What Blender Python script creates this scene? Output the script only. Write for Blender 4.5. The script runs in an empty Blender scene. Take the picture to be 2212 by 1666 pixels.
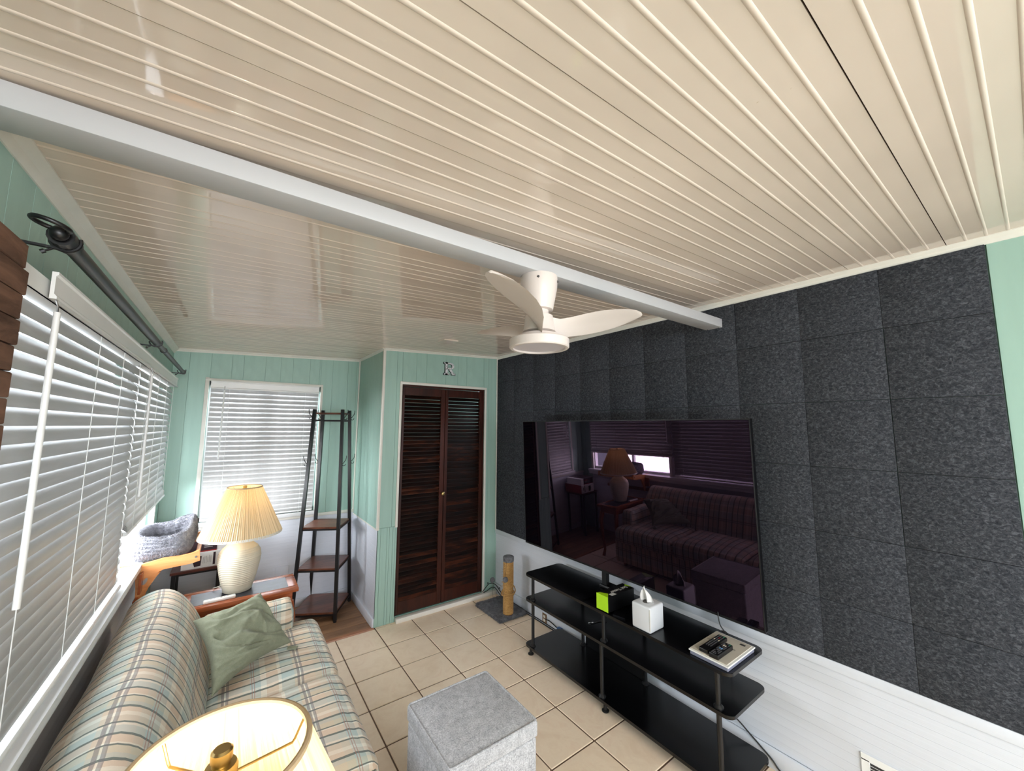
import bpy, bmesh, math, random
from mathutils import Vector, Matrix, Quaternion
random.seed(4)
PI = math.pi
sc = bpy.context.scene
COL = sc.collection

# ------------------------------------------------------------------ camera
def cam_axes(yaw, pitch, roll):
    cy, sy, cp, sp, cr, sr = math.cos(yaw), math.sin(yaw), math.cos(pitch), math.sin(pitch), math.cos(roll), math.sin(roll)
    f = Vector((sy*cp, cy*cp, sp)); r = Vector((cy, -sy, 0)); u = r.cross(f)
    return cr*r + sr*u, -sr*r + cr*u, f
cr_, cu_, cf_ = cam_axes(.62872, .10691, .0056)
cam = bpy.data.cameras.new('camera')
cam.sensor_width = 36; cam.sensor_fit = 'HORIZONTAL'
cam.lens = 829.14/2212*36; cam.clip_start = .02; cam.clip_end = 200
camo = bpy.data.objects.new('camera', cam)
camo.matrix_world = Matrix(((cr_.x, cu_.x, -cf_.x, -2.2601), (cr_.y, cu_.y, -cf_.y, -3.3736),
                            (cr_.z, cu_.z, -cf_.z, 1.6533), (0, 0, 0, 1)))
COL.objects.link(camo); sc.camera = camo

# ------------------------------------------------------------------ world, lights, exposure
W = bpy.data.worlds.new('World'); sc.world = W; W.use_nodes = True
wn = W.node_tree.nodes; bg = wn['Background']
bg.inputs['Color'].default_value = (.80, .89, 1.0, 1)
bg.inputs['Strength'].default_value = 5.0

def area(name, loc, target, sx, sy, power, color):
    l = bpy.data.lights.new(name, 'AREA'); l.shape = 'RECTANGLE'; l.size = sx; l.size_y = sy
    l.energy = power; l.color = color
    o = bpy.data.objects.new(name, l); o.location = loc
    o.rotation_euler = (Vector(target) - Vector(loc)).to_track_quat('-Z', 'Y').to_euler()
    COL.objects.link(o); return o
# daylight from an unseen patio opening behind the camera and through the three windows
area('patio_daylight', (-1.35, -5.45, 1.25), (-1.35, 0, 1.35), 2.3, 1.9, 33, (1.0, .965, 1.0))
area('overhead_fill_behind', (-1.90, -5.3, 2.10), (-1.6, .6, .85), 1.4, .9, 53, (1.0, .98, .98))  # soft overhead fill added behind the camera, no fixture modelled there
area('left_window_daylight', (-3.3, -1.0, 2.1), (-1.2, -1.0, .8), 3.2, 1.4, 125, (.88, .94, 1.0))
area('gap_daylight', (-3.05, -.05, 1.02), (-1.2, -.05, .85), 1.2, .35, 84, (.92, .96, 1.0))
area('far_window_daylight', (-2.0, 1.5, 1.9), (-1.8, -.6, .9), 1.1, 1.3, 130, (.88, .94, 1.0))
LAMP_W, LAMP_COL = 1.7, (1.0, .84, .62)

sc.view_settings.view_transform = 'Standard'
sc.view_settings.look = 'None'
sc.view_settings.gamma = 1
sc.view_settings.use_curve_mapping = False
sc.view_settings.exposure = 0.14
try:
    sc.cycles.max_bounces = 10; sc.cycles.diffuse_bounces = 6; sc.cycles.glossy_bounces = 5
    sc.cycles.transmission_bounces = 8; sc.cycles.transparent_max_bounces = 12
    sc.cycles.sample_clamp_indirect = 6
    sc.cycles.use_denoising = True
    sc.cycles.caustics_reflective = False; sc.cycles.caustics_refractive = False
except Exception:
    pass

# ------------------------------------------------------------------ helpers: materials
def lin(c):
    c = [v/255 for v in c]
    return tuple(v/12.92 if v <= .04045 else ((v+.055)/1.055)**2.4 for v in c) + (1,)
class NT:
    def __init__(s, name):
        s.m = bpy.data.materials.new(name); s.m.use_nodes = True
        s.t = s.m.node_tree; s.b = s.t.nodes['Principled BSDF']; s.out = s.t.nodes['Material Output']
    def n(s, typ, **kw):
        o = s.t.nodes.new(typ)
        for k, v in kw.items():
            if k in o.inputs: o.inputs[k].default_value = v
            else: setattr(o, k, v)
        return o
    def l(s, a, b): s.t.links.new(a, b)
    def coord(s, kind='Object', scale=(1, 1, 1), rot=(0, 0, 0)):
        tc = s.n('ShaderNodeTexCoord'); mp = s.n('ShaderNodeMapping')
        mp.inputs['Scale'].default_value = scale; mp.inputs['Rotation'].default_value = rot
        s.l(tc.outputs[kind], mp.inputs['Vector']); return mp.outputs['Vector']
    def noise(s, vec, scale, detail=4, rough=.6, dist=0):
        n = s.n('ShaderNodeTexNoise', Scale=scale, Detail=detail, Roughness=rough, Distortion=dist)
        s.l(vec, n.inputs['Vector']); return n.outputs['Fac']
    def ramp(s, fac, stops, mode='LINEAR'):
        r = s.n('ShaderNodeValToRGB'); r.color_ramp.interpolation = mode
        e = r.color_ramp.elements
        while len(e) < len(stops): e.new(.5)
        for q, (p, c) in zip(e, stops): q.position = p; q.color = c
        s.l(fac, r.inputs['Fac']); return r.outputs['Color']
    def mix(s, fac, a, b, mode='MIX'):
        m = s.n('ShaderNodeMix', data_type='RGBA', blend_type=mode)
        for i, v in ((0, fac), (6, a), (7, b)):
            if hasattr(v, 'is_linked'): s.l(v, m.inputs[i])
            else: m.inputs[i].default_value = v
        return m.outputs[2]
    def math(s, op, a, b=None, c=None):
        m = s.n('ShaderNodeMath', operation=op)
        for i, v in enumerate((a, b, c)):
            if v is None: continue
            if hasattr(v, 'is_linked'): s.l(v, m.inputs[i])
            else: m.inputs[i].default_value = v
        return m.outputs[0]
    def bump(s, h, strength=.3, dist=.002):
        b = s.n('ShaderNodeBump', Strength=strength, Distance=dist)
        s.l(h, b.inputs['Height']); s.l(b.outputs['Normal'], s.b.inputs['Normal'])
    def base(s, c):
        if hasattr(c, 'is_linked'): s.l(c, s.b.inputs['Base Color'])
        else: s.b.inputs['Base Color'].default_value = c
    def set(s, **kw):
        for k, v in kw.items(): s.b.inputs[k.replace('_', ' ')].default_value = v
        return s
def plain(name, rgb, rough=.5, var=.06, scale=9, bump=0, bscale=120, metal=0, spec=.5):
    t = NT(name); v = t.coord()
    c = lin(rgb); d = tuple(x*(1-var*2.2) for x in c[:3]) + (1,)
    t.base(t.ramp(t.noise(v, scale), [(.35, d), (.65, c)]))
    t.set(Roughness=rough, Metallic=metal, Specular_IOR_Level=spec)
    if bump: t.bump(t.noise(v, bscale, 3), bump, .001)
    return t.m
def woodmat(name, dark, light, axis=0, rough=.35, scale=6, stretch=12, spec=.5, bump=.1):
    t = NT(name)
    sc_ = [1, 1, 1]; sc_[axis] = 1/stretch
    v = t.coord('Object', tuple(sc_))
    f = t.noise(v, scale*6, 6, .65, .8); g = t.noise(v, scale*1.2, 3, .5)
    h = t.math('ADD', t.math('MULTIPLY', f, .6), t.math('MULTIPLY', g, .4))
    t.base(t.ramp(h, [(.35, lin(dark)), (.5, tuple((a+b)/2 for a, b in zip(lin(dark), lin(light)))), (.66, lin(light))]))
    t.set(Roughness=rough, Specular_IOR_Level=spec)
    if bump: t.bump(f, bump, .001)
    return t.m

# ------------------------------------------------------------------ helpers: geometry
class MB:
    def __init__(s): s.bm = bmesh.new()
    def poly(s, vs, fs):
        v = [s.bm.verts.new(p) for p in vs]
        for f in fs:
            try: s.bm.faces.new([v[i] for i in f])
            except ValueError: pass
        return v
    def box(s, a, b, M=None):
        (x0, y0, z0), (x1, y1, z1) = a, b
        vs = [(x0,y0,z0),(x1,y0,z0),(x1,y1,z0),(x0,y1,z0),(x0,y0,z1),(x1,y0,z1),(x1,y1,z1),(x0,y1,z1)]
        if M is not None: vs = [M @ Vector(p) for p in vs]
        s.poly(vs, [(0,3,2,1),(4,5,6,7),(0,1,5,4),(1,2,6,5),(2,3,7,6),(3,0,4,7)]); return s
    def rbox(s, a, b, r=.003, seg=2, M=None):
        t = bmesh.new()
        x, y, z = [(p+q)/2 for p, q in zip(a, b)]; d = [abs(q-p) for p, q in zip(a, b)]
        bmesh.ops.create_cube(t, size=1, matrix=Matrix.Translation((x, y, z)) @ Matrix.Diagonal((*d, 1)))
        bmesh.ops.bevel(t, geom=t.edges[:] + t.verts[:], offset=min(r, min(d)*.49), segments=seg, profile=.5, affect='EDGES')
        s.merge(t, M); return s
    def merge(s, t, M=None):
        mp = {}
        for v in t.verts: mp[v] = s.bm.verts.new(M @ v.co if M is not None else v.co)
        for f in t.faces:
            try: s.bm.faces.new([mp[v] for v in f.verts])
            except ValueError: pass
        t.free()
    def bar(s, p, q, w, h=None, up=(0, 0, 1)):
        p, q = Vector(p), Vector(q); h = h or w
        d = (q-p).normalized(); u = Vector(up)
        if abs(d.dot(u)) > .95: u = Vector((0, 1, 0))
        r = d.cross(u).normalized(); u = r.cross(d)
        vs = [c + r*sx*w/2 + u*sy*h/2 for c in (p, q) for sx, sy in ((-1,-1),(1,-1),(1,1),(-1,1))]
        s.poly(vs, [(0,3,2,1),(4,5,6,7),(0,1,5,4),(1,2,6,5),(2,3,7,6),(3,0,4,7)]); return s
    def tube(s, pts, r, n=10, closed=False, cap=True):
        pts = [Vector(p) for p in pts]; N = len(pts); rings = []
        rs = r if isinstance(r, (list, tuple)) else [r]*N
        prev = None
        for i, p in enumerate(pts):
            if closed: d = pts[(i+1) % N] - pts[i-1]
            else: d = pts[min(i+1, N-1)] - pts[max(i-1, 0)]
            d = d.normalized()
            if prev is None:
                u = Vector((0, 0, 1)) if abs(d.z) < .9 else Vector((1, 0, 0))
                u = (u - d*u.dot(d)).normalized()
            else: u = (prev - d*prev.dot(d)).normalized()
            prev = u; w = d.cross(u)
            rings.append([s.bm.verts.new(p + (u*math.cos(2*PI*k/n) + w*math.sin(2*PI*k/n))*rs[i]) for k in range(n)])
        for i in range(N if closed else N-1):
            a, b = rings[i], rings[(i+1) % N]
            for k in range(n): s.bm.faces.new((a[k], a[(k+1) % n], b[(k+1) % n], b[k]))
        if cap and not closed:
            s.bm.faces.new(rings[0][::-1]); s.bm.faces.new(rings[-1])
        return s
    def lathe(s, prof, c=(0, 0), n=32, z0=0, capb=True, capt=True, wob=None):
        rings = []
        for i, (r, z) in enumerate(prof):
            rings.append([s.bm.verts.new((c[0]+r*math.cos(2*PI*k/n), c[1]+r*math.sin(2*PI*k/n), z0+z)) for k in range(n)])
        for a, b in zip(rings, rings[1:]):
            for k in range(n): s.bm.faces.new((a[k], a[(k+1) % n], b[(k+1) % n], b[k]))
        if capb: s.bm.faces.new(rings[0][::-1])
        if capt: s.bm.faces.new(rings[-1])
        return s
    def prism(s, pts, lo, hi, axis='z', M=None):
        n = len(pts)
        def mk(p, t): return {'z': (p[0], p[1], t), 'y': (p[0], t, p[1]), 'x': (t, p[0], p[1])}[axis]
        vs = [mk(p, lo) for p in pts] + [mk(p, hi) for p in pts]
        if M is not None: vs = [M @ Vector(p) for p in vs]
        s.poly(vs, [tuple(range(n))[::-1], tuple(range(n, 2*n))] + [(i, (i+1) % n, n+(i+1) % n, n+i) for i in range(n)]); return s
    def sphere(s, c, r, u=16, v=10, sq=(1, 1, 1)):
        t = bmesh.new()
        bmesh.ops.create_uvsphere(t, u_segments=u, v_segments=v, radius=r, matrix=Matrix.Translation(c) @ Matrix.Diagonal((*sq, 1)))
        s.merge(t); return s
    def grid(s, fn, nu, nv, uvfn=None, wrapu=False):
        uvl = s.bm.loops.layers.uv.verify() if uvfn else None
        g = [[s.bm.verts.new(fn(i/(nu if wrapu else nu), j/nv)) for j in range(nv+1)] for i in range(nu if wrapu else nu+1)]
        m = len(g)
        for i in range(nu):
            for j in range(nv):
                i2 = (i+1) % m
                f = s.bm.faces.new((g[i][j], g[i2][j], g[i2][j+1], g[i][j+1]))
                if uvfn:
                    for lp, (a, b) in zip(f.loops, ((i, j), (i+1, j), (i+1, j+1), (i, j+1))): lp[uvl].uv = uvfn(a/nu, b/nv)
        return g

ORG = {}
def org(p): return ORG.get(p.name, Vector((0, 0, 0))) if p is not None else Vector((0, 0, 0))
def put(name, mesh, parent=None, loc=None, rot=None, scale=None):
    o = bpy.data.objects.new(name, mesh); COL.objects.link(o)
    if parent is not None: o.parent = parent
    if loc is not None: o.location = Vector(loc) - org(parent)
    if rot is not None: o.rotation_euler = rot
    if scale is not None: o.scale = scale
    return o
def mesh_of(mb, m, name='m', smooth=False, recalc=True):
    if recalc: bmesh.ops.recalc_face_normals(mb.bm, faces=mb.bm.faces[:])
    me = bpy.data.meshes.new(name); mb.bm.to_mesh(me); mb.bm.free()
    me.materials.append(m)
    if smooth:
        me.polygons.foreach_set('use_smooth', [True]*len(me.polygons))
        try: me.set_sharp_from_angle(angle=math.radians(smooth if smooth is not True else 40))
        except Exception: pass
    return me
def part(name, mb, m, parent=None, smooth=False, label=None, recalc=True):
    """geometry given in world coordinates; becomes a child of parent (or a top-level mesh)"""
    d = org(parent)
    if d.length: bmesh.ops.translate(mb.bm, verts=mb.bm.verts[:], vec=-d)
    o = put(name, mesh_of(mb, m, name, smooth, recalc), parent)
    if parent is not None: ORG[o.name] = d
    if label: o['label'] = label
    return o
def tag(o, label, cat, group=None):
    o['label'] = label; o['category'] = cat
    if group: o['group'] = group
    return o
def thing(name, loc, label, cat, group=None):
    o = bpy.data.objects.new(name, None); COL.objects.link(o); o.location = loc; o.empty_display_size = .05
    ORG[o.name] = Vector(loc)
    return tag(o, label, cat, group)
def struct(name, mb, m, smooth=False, label=None):
    o = part(name, mb, m, None, smooth); o['kind'] = 'structure'
    if label: o['label'] = label
    return o
def copy_tree(o, parent=None):
    c = o.copy(); COL.objects.link(c)
    if parent is not None: c.parent = parent
    for ch in list(o.children): copy_tree(ch, c)
    return c
def lettering(text, size, m, M, parent, name='lettering', extrude=.0004):
    cu = bpy.data.curves.new('txt', 'FONT'); cu.body = text; cu.size = size; cu.extrude = extrude; cu.align_x = 'LEFT'
    o = bpy.data.objects.new('txt', cu); COL.objects.link(o)
    dg = bpy.context.evaluated_depsgraph_get()
    me = bpy.data.meshes.new_from_object(o.evaluated_get(dg))
    bpy.data.objects.remove(o); me.transform(Matrix.Translation(-org(parent)) @ M)
    me.materials.clear(); me.materials.append(m)
    return put(name, me, parent)

# ------------------------------------------------------------------ materials
m_teal = plain('teal_paint', (158, 190, 178), .45, .04, 2.5, .06, 90)
m_tealdark = plain('teal_joint', (118, 150, 138), .6, .03)
m_white = plain('white_paint', (226, 227, 228), .4, .02, 4)
m_wains = plain('white_wainscot_paint', (214, 218, 227), .35, .03, 6, .05, 60)
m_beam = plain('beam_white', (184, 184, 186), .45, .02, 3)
m_trim = plain('white_trim', (224, 221, 212), .4, .03, 8)
m_flatgrey = plain('flat_grey', (150, 150, 148), .7, .02)  # plain grey of printed marks and of the disc drawn as brace hole
m_plastic = plain('white_plastic', (232, 232, 230), .3, .01)
m_fan = plain('fan_white', (218, 208, 202), .35, .01)
m_black = plain('black_metal', (16, 16, 18), .38, .1, 20)
m_blackgloss = plain('black_laminate', (7, 7, 9), .22, .1, 8, spec=.45)
m_rubber = plain('black_rubber', (10, 10, 10), .6, .05)
m_silver = plain('silver_metal', (190, 190, 190), .25, .05, metal=1)
m_brass = plain('brass', (190, 164, 108), .32, .08, metal=1)
m_oak = woodmat('oak_frame', (196, 122, 66), (236, 172, 112), 0, .38, 5, 10)
m_cherry = woodmat('cherry_wood', (118, 56, 28), (172, 92, 52), 0, .25, 5, 12)
m_slateinset = plain('slate_inset', (52, 54, 64), .3, .25, 26, .05)
m_rackwood = woodmat('rustic_brown_board', (46, 24, 17), (126, 76, 54), 0, .3, 3.2, 5)
m_standwood = woodmat('stand_brown_board', (62, 28, 22), (110, 58, 44), 0, .35, 4, 6)
def _louvre():
    t = NT('dark_stained_louvre'); oi = t.n('ShaderNodeObjectInfo'); sh = t.n('ShaderNodeVectorMath', operation='ADD')
    cmb = t.n('ShaderNodeCombineXYZ'); r = t.math('MULTIPLY', oi.outputs['Random'], 40)
    t.l(r, cmb.inputs[0]); t.l(r, cmb.inputs[2]); t.l(t.coord('Object', (1, 4, 4)), sh.inputs[0]); t.l(cmb.outputs[0], sh.inputs[1])
    f = t.noise(sh.outputs[0], 5, 5, .65, .5)
    h = t.math('ADD', t.math('MULTIPLY', f, .8), t.math('MULTIPLY', oi.outputs['Random'], .2))
    t.base(t.ramp(h, [(.38, lin((12, 5, 4))), (.54, lin((34, 15, 10))), (.70, lin((80, 40, 24)))])); t.set(Roughness=.34, Specular_IOR_Level=.4)
    return t.m
m_door = _louvre()
m_doorframe = woodmat('dark_stained_stile', (20, 8, 5), (70, 30, 18), 2, .36, 3.4, 8, .35)
m_plank = woodmat('weathered_plank', (66, 46, 36), (132, 98, 80), 1, .7, 4, 5, .2)
m_lamin = woodmat('alcove_laminate', (112, 82, 58), (164, 126, 94), 0, .4, 3, 8)
m_strip = woodmat('transition_strip', (136, 84, 56), (188, 134, 98), 0, .35, 5, 10)
m_concrete = plain('concrete_ground', (190, 188, 182), .9, .08, 3)
m_fence = plain('white_siding', (226, 230, 236), .6, .03)
m_leaf = plain('shrub_leaf', (96, 150, 70), .6, .2, 12)

def _ceil():
    t = NT('cream_ceiling'); v = t.coord('Object', (1, 1, 1)); v2 = t.coord('Object', (.35, 6, 1))
    c = t.ramp(t.noise(v, 1.7, 3), [(.3, lin((212, 197, 184))), (.7, lin((224, 209, 196)))])
    sp = t.ramp(t.noise(v, 46, 2), [(.78, (0, 0, 0, 1)), (.84, (1, 1, 1, 1))])
    t.base(t.mix(sp, c, lin((196, 178, 152)))); t.set(Roughness=.04, Specular_IOR_Level=.55)
    t.bump(t.noise(v2, 7, 3, .5), .035, .003)
    return t.m
m_ceil = _ceil()
m_seam = plain('rust_seam', (104, 66, 40), .8, .3, 60)
def _tile():
    t = NT('beige_tile'); v = t.coord('Object')
    oi = t.n('ShaderNodeObjectInfo'); sh = t.n('ShaderNodeVectorMath', operation='ADD')
    cmb = t.n('ShaderNodeCombineXYZ'); r = t.math('MULTIPLY', oi.outputs['Random'], 50)
    t.l(r, cmb.inputs[0]); t.l(r, cmb.inputs[1]); t.l(v, sh.inputs[0]); t.l(cmb.outputs[0], sh.inputs[1])
    a = t.noise(sh.outputs[0], 7, 5, .6, 1.2); b = t.noise(sh.outputs[0], 60, 4, .6)
    c = t.ramp(a, [(.3, lin((234, 210, 182))), (.55, lin((244, 224, 198))), (.75, lin((237, 210, 184)))])
    c = t.mix(t.math('MULTIPLY', b, .35), c, lin((224, 197, 170)))
    t.base(c); t.set(Roughness=.34, Specular_IOR_Level=.4); t.bump(b, .08, .001); return t.m
m_tile = _tile()
m_grout = plain('grout', (112, 88, 70), .9, .12, 14)
def _felt():
    t = NT('charcoal_felt'); v = t.coord('Object')
    oi = t.n('ShaderNodeObjectInfo'); sh = t.n('ShaderNodeVectorMath', operation='ADD')
    cmb = t.n('ShaderNodeCombineXYZ'); r = t.math('MULTIPLY', oi.outputs['Random'], 30)
    for k in range(3): t.l(r, cmb.inputs[k])
    t.l(v, sh.inputs[0]); t.l(cmb.outputs[0], sh.inputs[1])
    mp = t.n('ShaderNodeMapping'); mp.inputs['Scale'].default_value = (1, .85, 1.15); t.l(sh.outputs[0], mp.inputs['Vector'])
    a = t.noise(mp.outputs[0], 95, 5, .75, .8)
    c = t.ramp(a, [(.34, lin((36, 38, 43))), (.5, lin((56, 58, 63))), (.66, lin((86, 88, 94)))])
    t.base(c); t.set(Roughness=.95, Specular_IOR_Level=.1); t.bump(a, .28, .0015); return t.m
m_felt = _felt()
def _slat():
    t = NT('blind_slat'); v = t.coord('Object', (1, .12, 4))
    f = t.noise(v, 18, 4, .6)
    t.base(t.ramp(f, [(.3, lin((166, 165, 163))), (.7, lin((185, 184, 183)))])); t.set(Roughness=.35)
    tr = t.n('ShaderNodeBsdfTranslucent'); tr.inputs['Color'].default_value = (.86, .88, .92, 1)
    mx = t.n('ShaderNodeMixShader'); mx.inputs[0].default_value = .07
    t.l(t.b.outputs[0], mx.inputs[1]); t.l(tr.outputs[0], mx.inputs[2]); t.l(mx.outputs[0], t.out.inputs['Surface'])
    return t.m
m_slat = _slat()
def _shade():
    t = NT('pleated_shade'); v = t.coord('Object')
    g = t.n('ShaderNodeTexGradient', gradient_type='RADIAL'); t.l(v, g.inputs['Vector'])
    n = t.n('ShaderNodeTexNoise', noise_dimensions='1D', Scale=1, Detail=2, Roughness=.6)
    t.l(t.math('MULTIPLY', g.outputs['Fac'], 130), n.inputs['W'])
    t.base(t.ramp(n.outputs['Fac'], [(.36, lin((206, 190, 158))), (.54, lin((228, 213, 180))), (.7, lin((234, 221, 190)))])); t.set(Roughness=.9, Specular_IOR_Level=.1)
    tr = t.n('ShaderNodeBsdfTranslucent'); t.l(t.ramp(n.outputs['Fac'], [(.36, lin((226, 188, 122))), (.6, lin((244, 208, 142)))]), tr.inputs['Color'])
    mx = t.n('ShaderNodeMixShader'); mx.inputs[0].default_value = .24
    t.l(t.b.outputs[0], mx.inputs[1]); t.l(tr.outputs[0], mx.inputs[2]); t.l(mx.outputs[0], t.out.inputs['Surface'])
    return t.m
m_shade = _shade()
def emit(name, c, s):
    t = NT(name); t.base(c); t.b.inputs['Emission Color'].default_value = c; t.b.inputs['Emission Strength'].default_value = s; return t.m
m_bulb = emit('bulb_glow', (1, .88, .68, 1), 5)
m_tanband = plain('tan_shade_band', (182, 158, 124), .8, .06, 30)
m_ceramic = plain('cream_ceramic', (214, 205, 184), .5, .05, 10, .05, 120)
def _glass():
    t = NT('window_glass'); t.base((1, 1, 1, 1)); t.set(Roughness=0, Transmission_Weight=1, IOR=1.45)
    tr = t.n('ShaderNodeBsdfTransparent'); gl = t.n('ShaderNodeBsdfGlossy'); gl.inputs['Roughness'].default_value = .02
    fr = t.n('ShaderNodeFresnel', IOR=1.2); mx = t.n('ShaderNodeMixShader')
    ge = t.n('ShaderNodeNewGeometry'); t.l(t.math('MULTIPLY', fr.outputs[0], t.math('SUBTRACT', 1.0, ge.outputs['Backfacing'])), mx.inputs[0]); t.l(tr.outputs[0], mx.inputs[1]); t.l(gl.outputs[0], mx.inputs[2]); t.l(mx.outputs[0], t.out.inputs['Surface'])
    return t.m
m_glass = _glass()
def _screen():
    t = NT('tv_screen'); t.base((.002, .0015, .003, 1)); t.set(Roughness=.015, IOR=1.5, Specular_IOR_Level=.5)
    t.b.inputs['Specular Tint'].default_value = (1.0, .62, .95, 1); return t.m
m_screen = _screen()
def _plaid():
    t = NT('plaid_upholstery'); tc = t.n('ShaderNodeTexCoord'); sp = t.n('ShaderNodeSeparateXYZ'); t.l(tc.outputs['UV'], sp.inputs[0])
    wob = t.noise(t.coord('UV'), 9, 2)
    U = t.math('ADD', sp.outputs[0], t.math('MULTIPLY', t.math('SUBTRACT', wob, .5), .010)); V = t.math('ADD', sp.outputs[1], t.math('MULTIPLY', t.math('SUBTRACT', wob, .5), .006))
    fu = t.math('FRACT', t.math('MULTIPLY', U, 1/.235)); fv = t.math('FRACT', t.math('MULTIPLY', V, 1/.30))
    be, pe, bl, cr_, gr, ol = [lin(c) for c in ((196, 182, 160), (208, 180, 154), (168, 186, 182), (230, 222, 204), (156, 172, 164), (186, 178, 148))]
    a = t.ramp(fu, [(0, be), (.14, cr_), (.20, bl), (.36, pe), (.52, cr_), (.57, ol), (.70, gr), (.80, pe), (.92, cr_)], 'CONSTANT')
    b = t.ramp(fv, [(0, pe), (.16, cr_), (.20, bl), (.38, be), (.46, cr_), (.50, pe), (.68, be), (.78, bl), (.92, cr_)], 'CONSTANT')
    c = t.mix(.5, a, b)
    # dark teal lines across the length, dusty violet and brick lines along it
    k = (1, 1, 1, 1); o = (0, 0, 0, 1)
    du = t.ramp(fu, [(0, o), (.12, k), (.155, o), (.34, k), (.385, o), (.55, k), (.58, o), (.78, k), (.825, o)], 'CONSTANT')
    c = t.mix(t.math('MULTIPLY', du, .9), c, lin((44, 68, 68)))
    dv = t.ramp(fv, [(0, o), (.42, k), (.455, o), (.475, k), (.51, o)], 'CONSTANT')
    c = t.mix(t.math('MULTIPLY', dv, .62), c, lin((84, 74, 86)))
    rv = t.ramp(fv, [(0, o), (.80, k), (.812, o), (.83, k), (.842, o), (.10, o)][:5], 'CONSTANT')
    c = t.mix(t.math('MULTIPLY', rv, .6), c, lin((150, 84, 70)))
    mp = t.n('ShaderNodeMapping'); mp.inputs['Scale'].default_value = (1, .15, 1); t.l(tc.outputs['UV'], mp.inputs['Vector'])
    thr = t.noise(mp.outputs[0], 420, 2); thr2 = t.noise(t.coord('UV'), 240, 3)
    c = t.mix(t.math('MULTIPLY', thr, .28), c, lin((196, 186, 168)))
    t.base(c); t.set(Roughness=.92, Specular_IOR_Level=.15, Sheen_Weight=.15)
    t.bump(t.math('ADD', t.math('MULTIPLY', thr2, .5), t.math('MULTIPLY', du, .6)), .45, .002)
    return t.m
m_plaid = _plaid()
def _fabric(name, a, b, s=260, bs=.5):
    t = NT(name); v = t.coord('Object', (1, 1, 1)); n1 = t.noise(v, s, 4, .8); n2 = t.noise(v, s*.18, 3)
    f = t.math('ADD', t.math('MULTIPLY', n1, .75), t.math('MULTIPLY', n2, .25))
    t.base(t.ramp(f, [(.34, lin(a)), (.66, lin(b))])); t.set(Roughness=.95, Specular_IOR_Level=.12, Sheen_Weight=.1)
    t.bump(n1, bs, .0015); return t.m
m_ott = _fabric('grey_tweed', (126, 126, 130), (214, 214, 216), 190)
m_sage = _fabric('sage_linen', (122, 126, 104), (146, 149, 128), 300, .25)
m_plush = _fabric('grey_plush', (100, 100, 107), (160, 160, 167), 46, .8)
m_plushdark = _fabric('dark_grey_plush', (66, 66, 70), (128, 128, 132), 30, .8)
m_sisal = _fabric('sisal_rope', (150, 108, 58), (206, 164, 106), 130, .6)
m_lime = plain('lime_card', (168, 218, 10), .5, .01)
m_blackcard = plain('black_card', (10, 10, 11), .35, .05)
m_ink = plain('pale_ink', (206, 206, 202), .6, .01)
m_darkink = plain('dark_ink', (70, 66, 64), .6, .01)
m_card = plain('white_card', (228, 228, 226), .5, .03)
m_papercover = plain('beige_cover', (206, 198, 184), .5, .03)
m_redcard = plain('red_card', (150, 44, 40), .45, .05)
m_plumcard = plain('dark_plum_card', (52, 34, 42), .4, .06)
m_redink = plain('red_ink', (226, 60, 52), .6, .01)
m_tissuebox = plain('tissue_box_white', (214, 216, 220), .42, .02)
m_tissue = plain('tissue_paper', (232, 230, 228), .9, .03)
m_blue = plain('blue_plastic', (40, 88, 150), .4, .03)
m_tan = plain('tan_plate', (120, 92, 66), .5, .06)
m_frost = plain('diffuser_frost', (206, 200, 206), .4, .01)

# ------------------------------------------------------------------ dimensions
XL, YF, XB, YB, YE = -2.68, .787, -1.204, -5.6, -5.6
def cz(x, y): return 2.392 + .0423*x + .0044*y

# ------------------------------------------------------------------ outside
g = MB().box((-14, -14, -.32), (12, 14, -.25)); struct('ground', g, m_concrete, label='concrete ground outside the windows')
sd = struct('neighbour_wall', MB().box((-7.2, -9, -.25), (-7.05, 9, 2.6)), m_fence, label='white sided wall across the yard outside')
mb = MB().rbox((-.01, -9, -.1), (.012, 9, .1), .004, 1); me = mesh_of(mb, m_fence, 'board')
for k in range(13): put('siding_board', me, sd, (-7.045, 0, -.12 + k*.205), (0, .06, 0))
def shrub(x, y, r, label):
    mb = MB()
    for i in range(260):
        d = Vector((random.gauss(0, 1), random.gauss(0, 1), random.gauss(0, 1))).normalized()*r*random.uniform(.5, 1)
        c = Vector((x, y, r*.75-.25)) + Vector((d.x, d.y, d.z*.8)); a = Vector((random.uniform(-1, 1), random.uniform(-1, 1), random.uniform(-1, 1))).normalized()*.06
        b = a.orthogonal().normalized()*.03
        mb.poly([c-a, c+b, c+a, c-b], [(0, 1, 2, 3)])
    t = thing('shrub', (x, y, -.25), label, 'shrub')
    l = part('leaves', mb, m_leaf, t, recalc=False); l['kind'] = 'stuff'
    part('stem', MB().tube([(x, y, -.25), (x+.02, y, -.05), (x, y+.02, r*.6)], .02, 6), m_plank, t)
shrub(-4.6, .3, .42, 'green shrub outside the gap under the far left blind')

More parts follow.
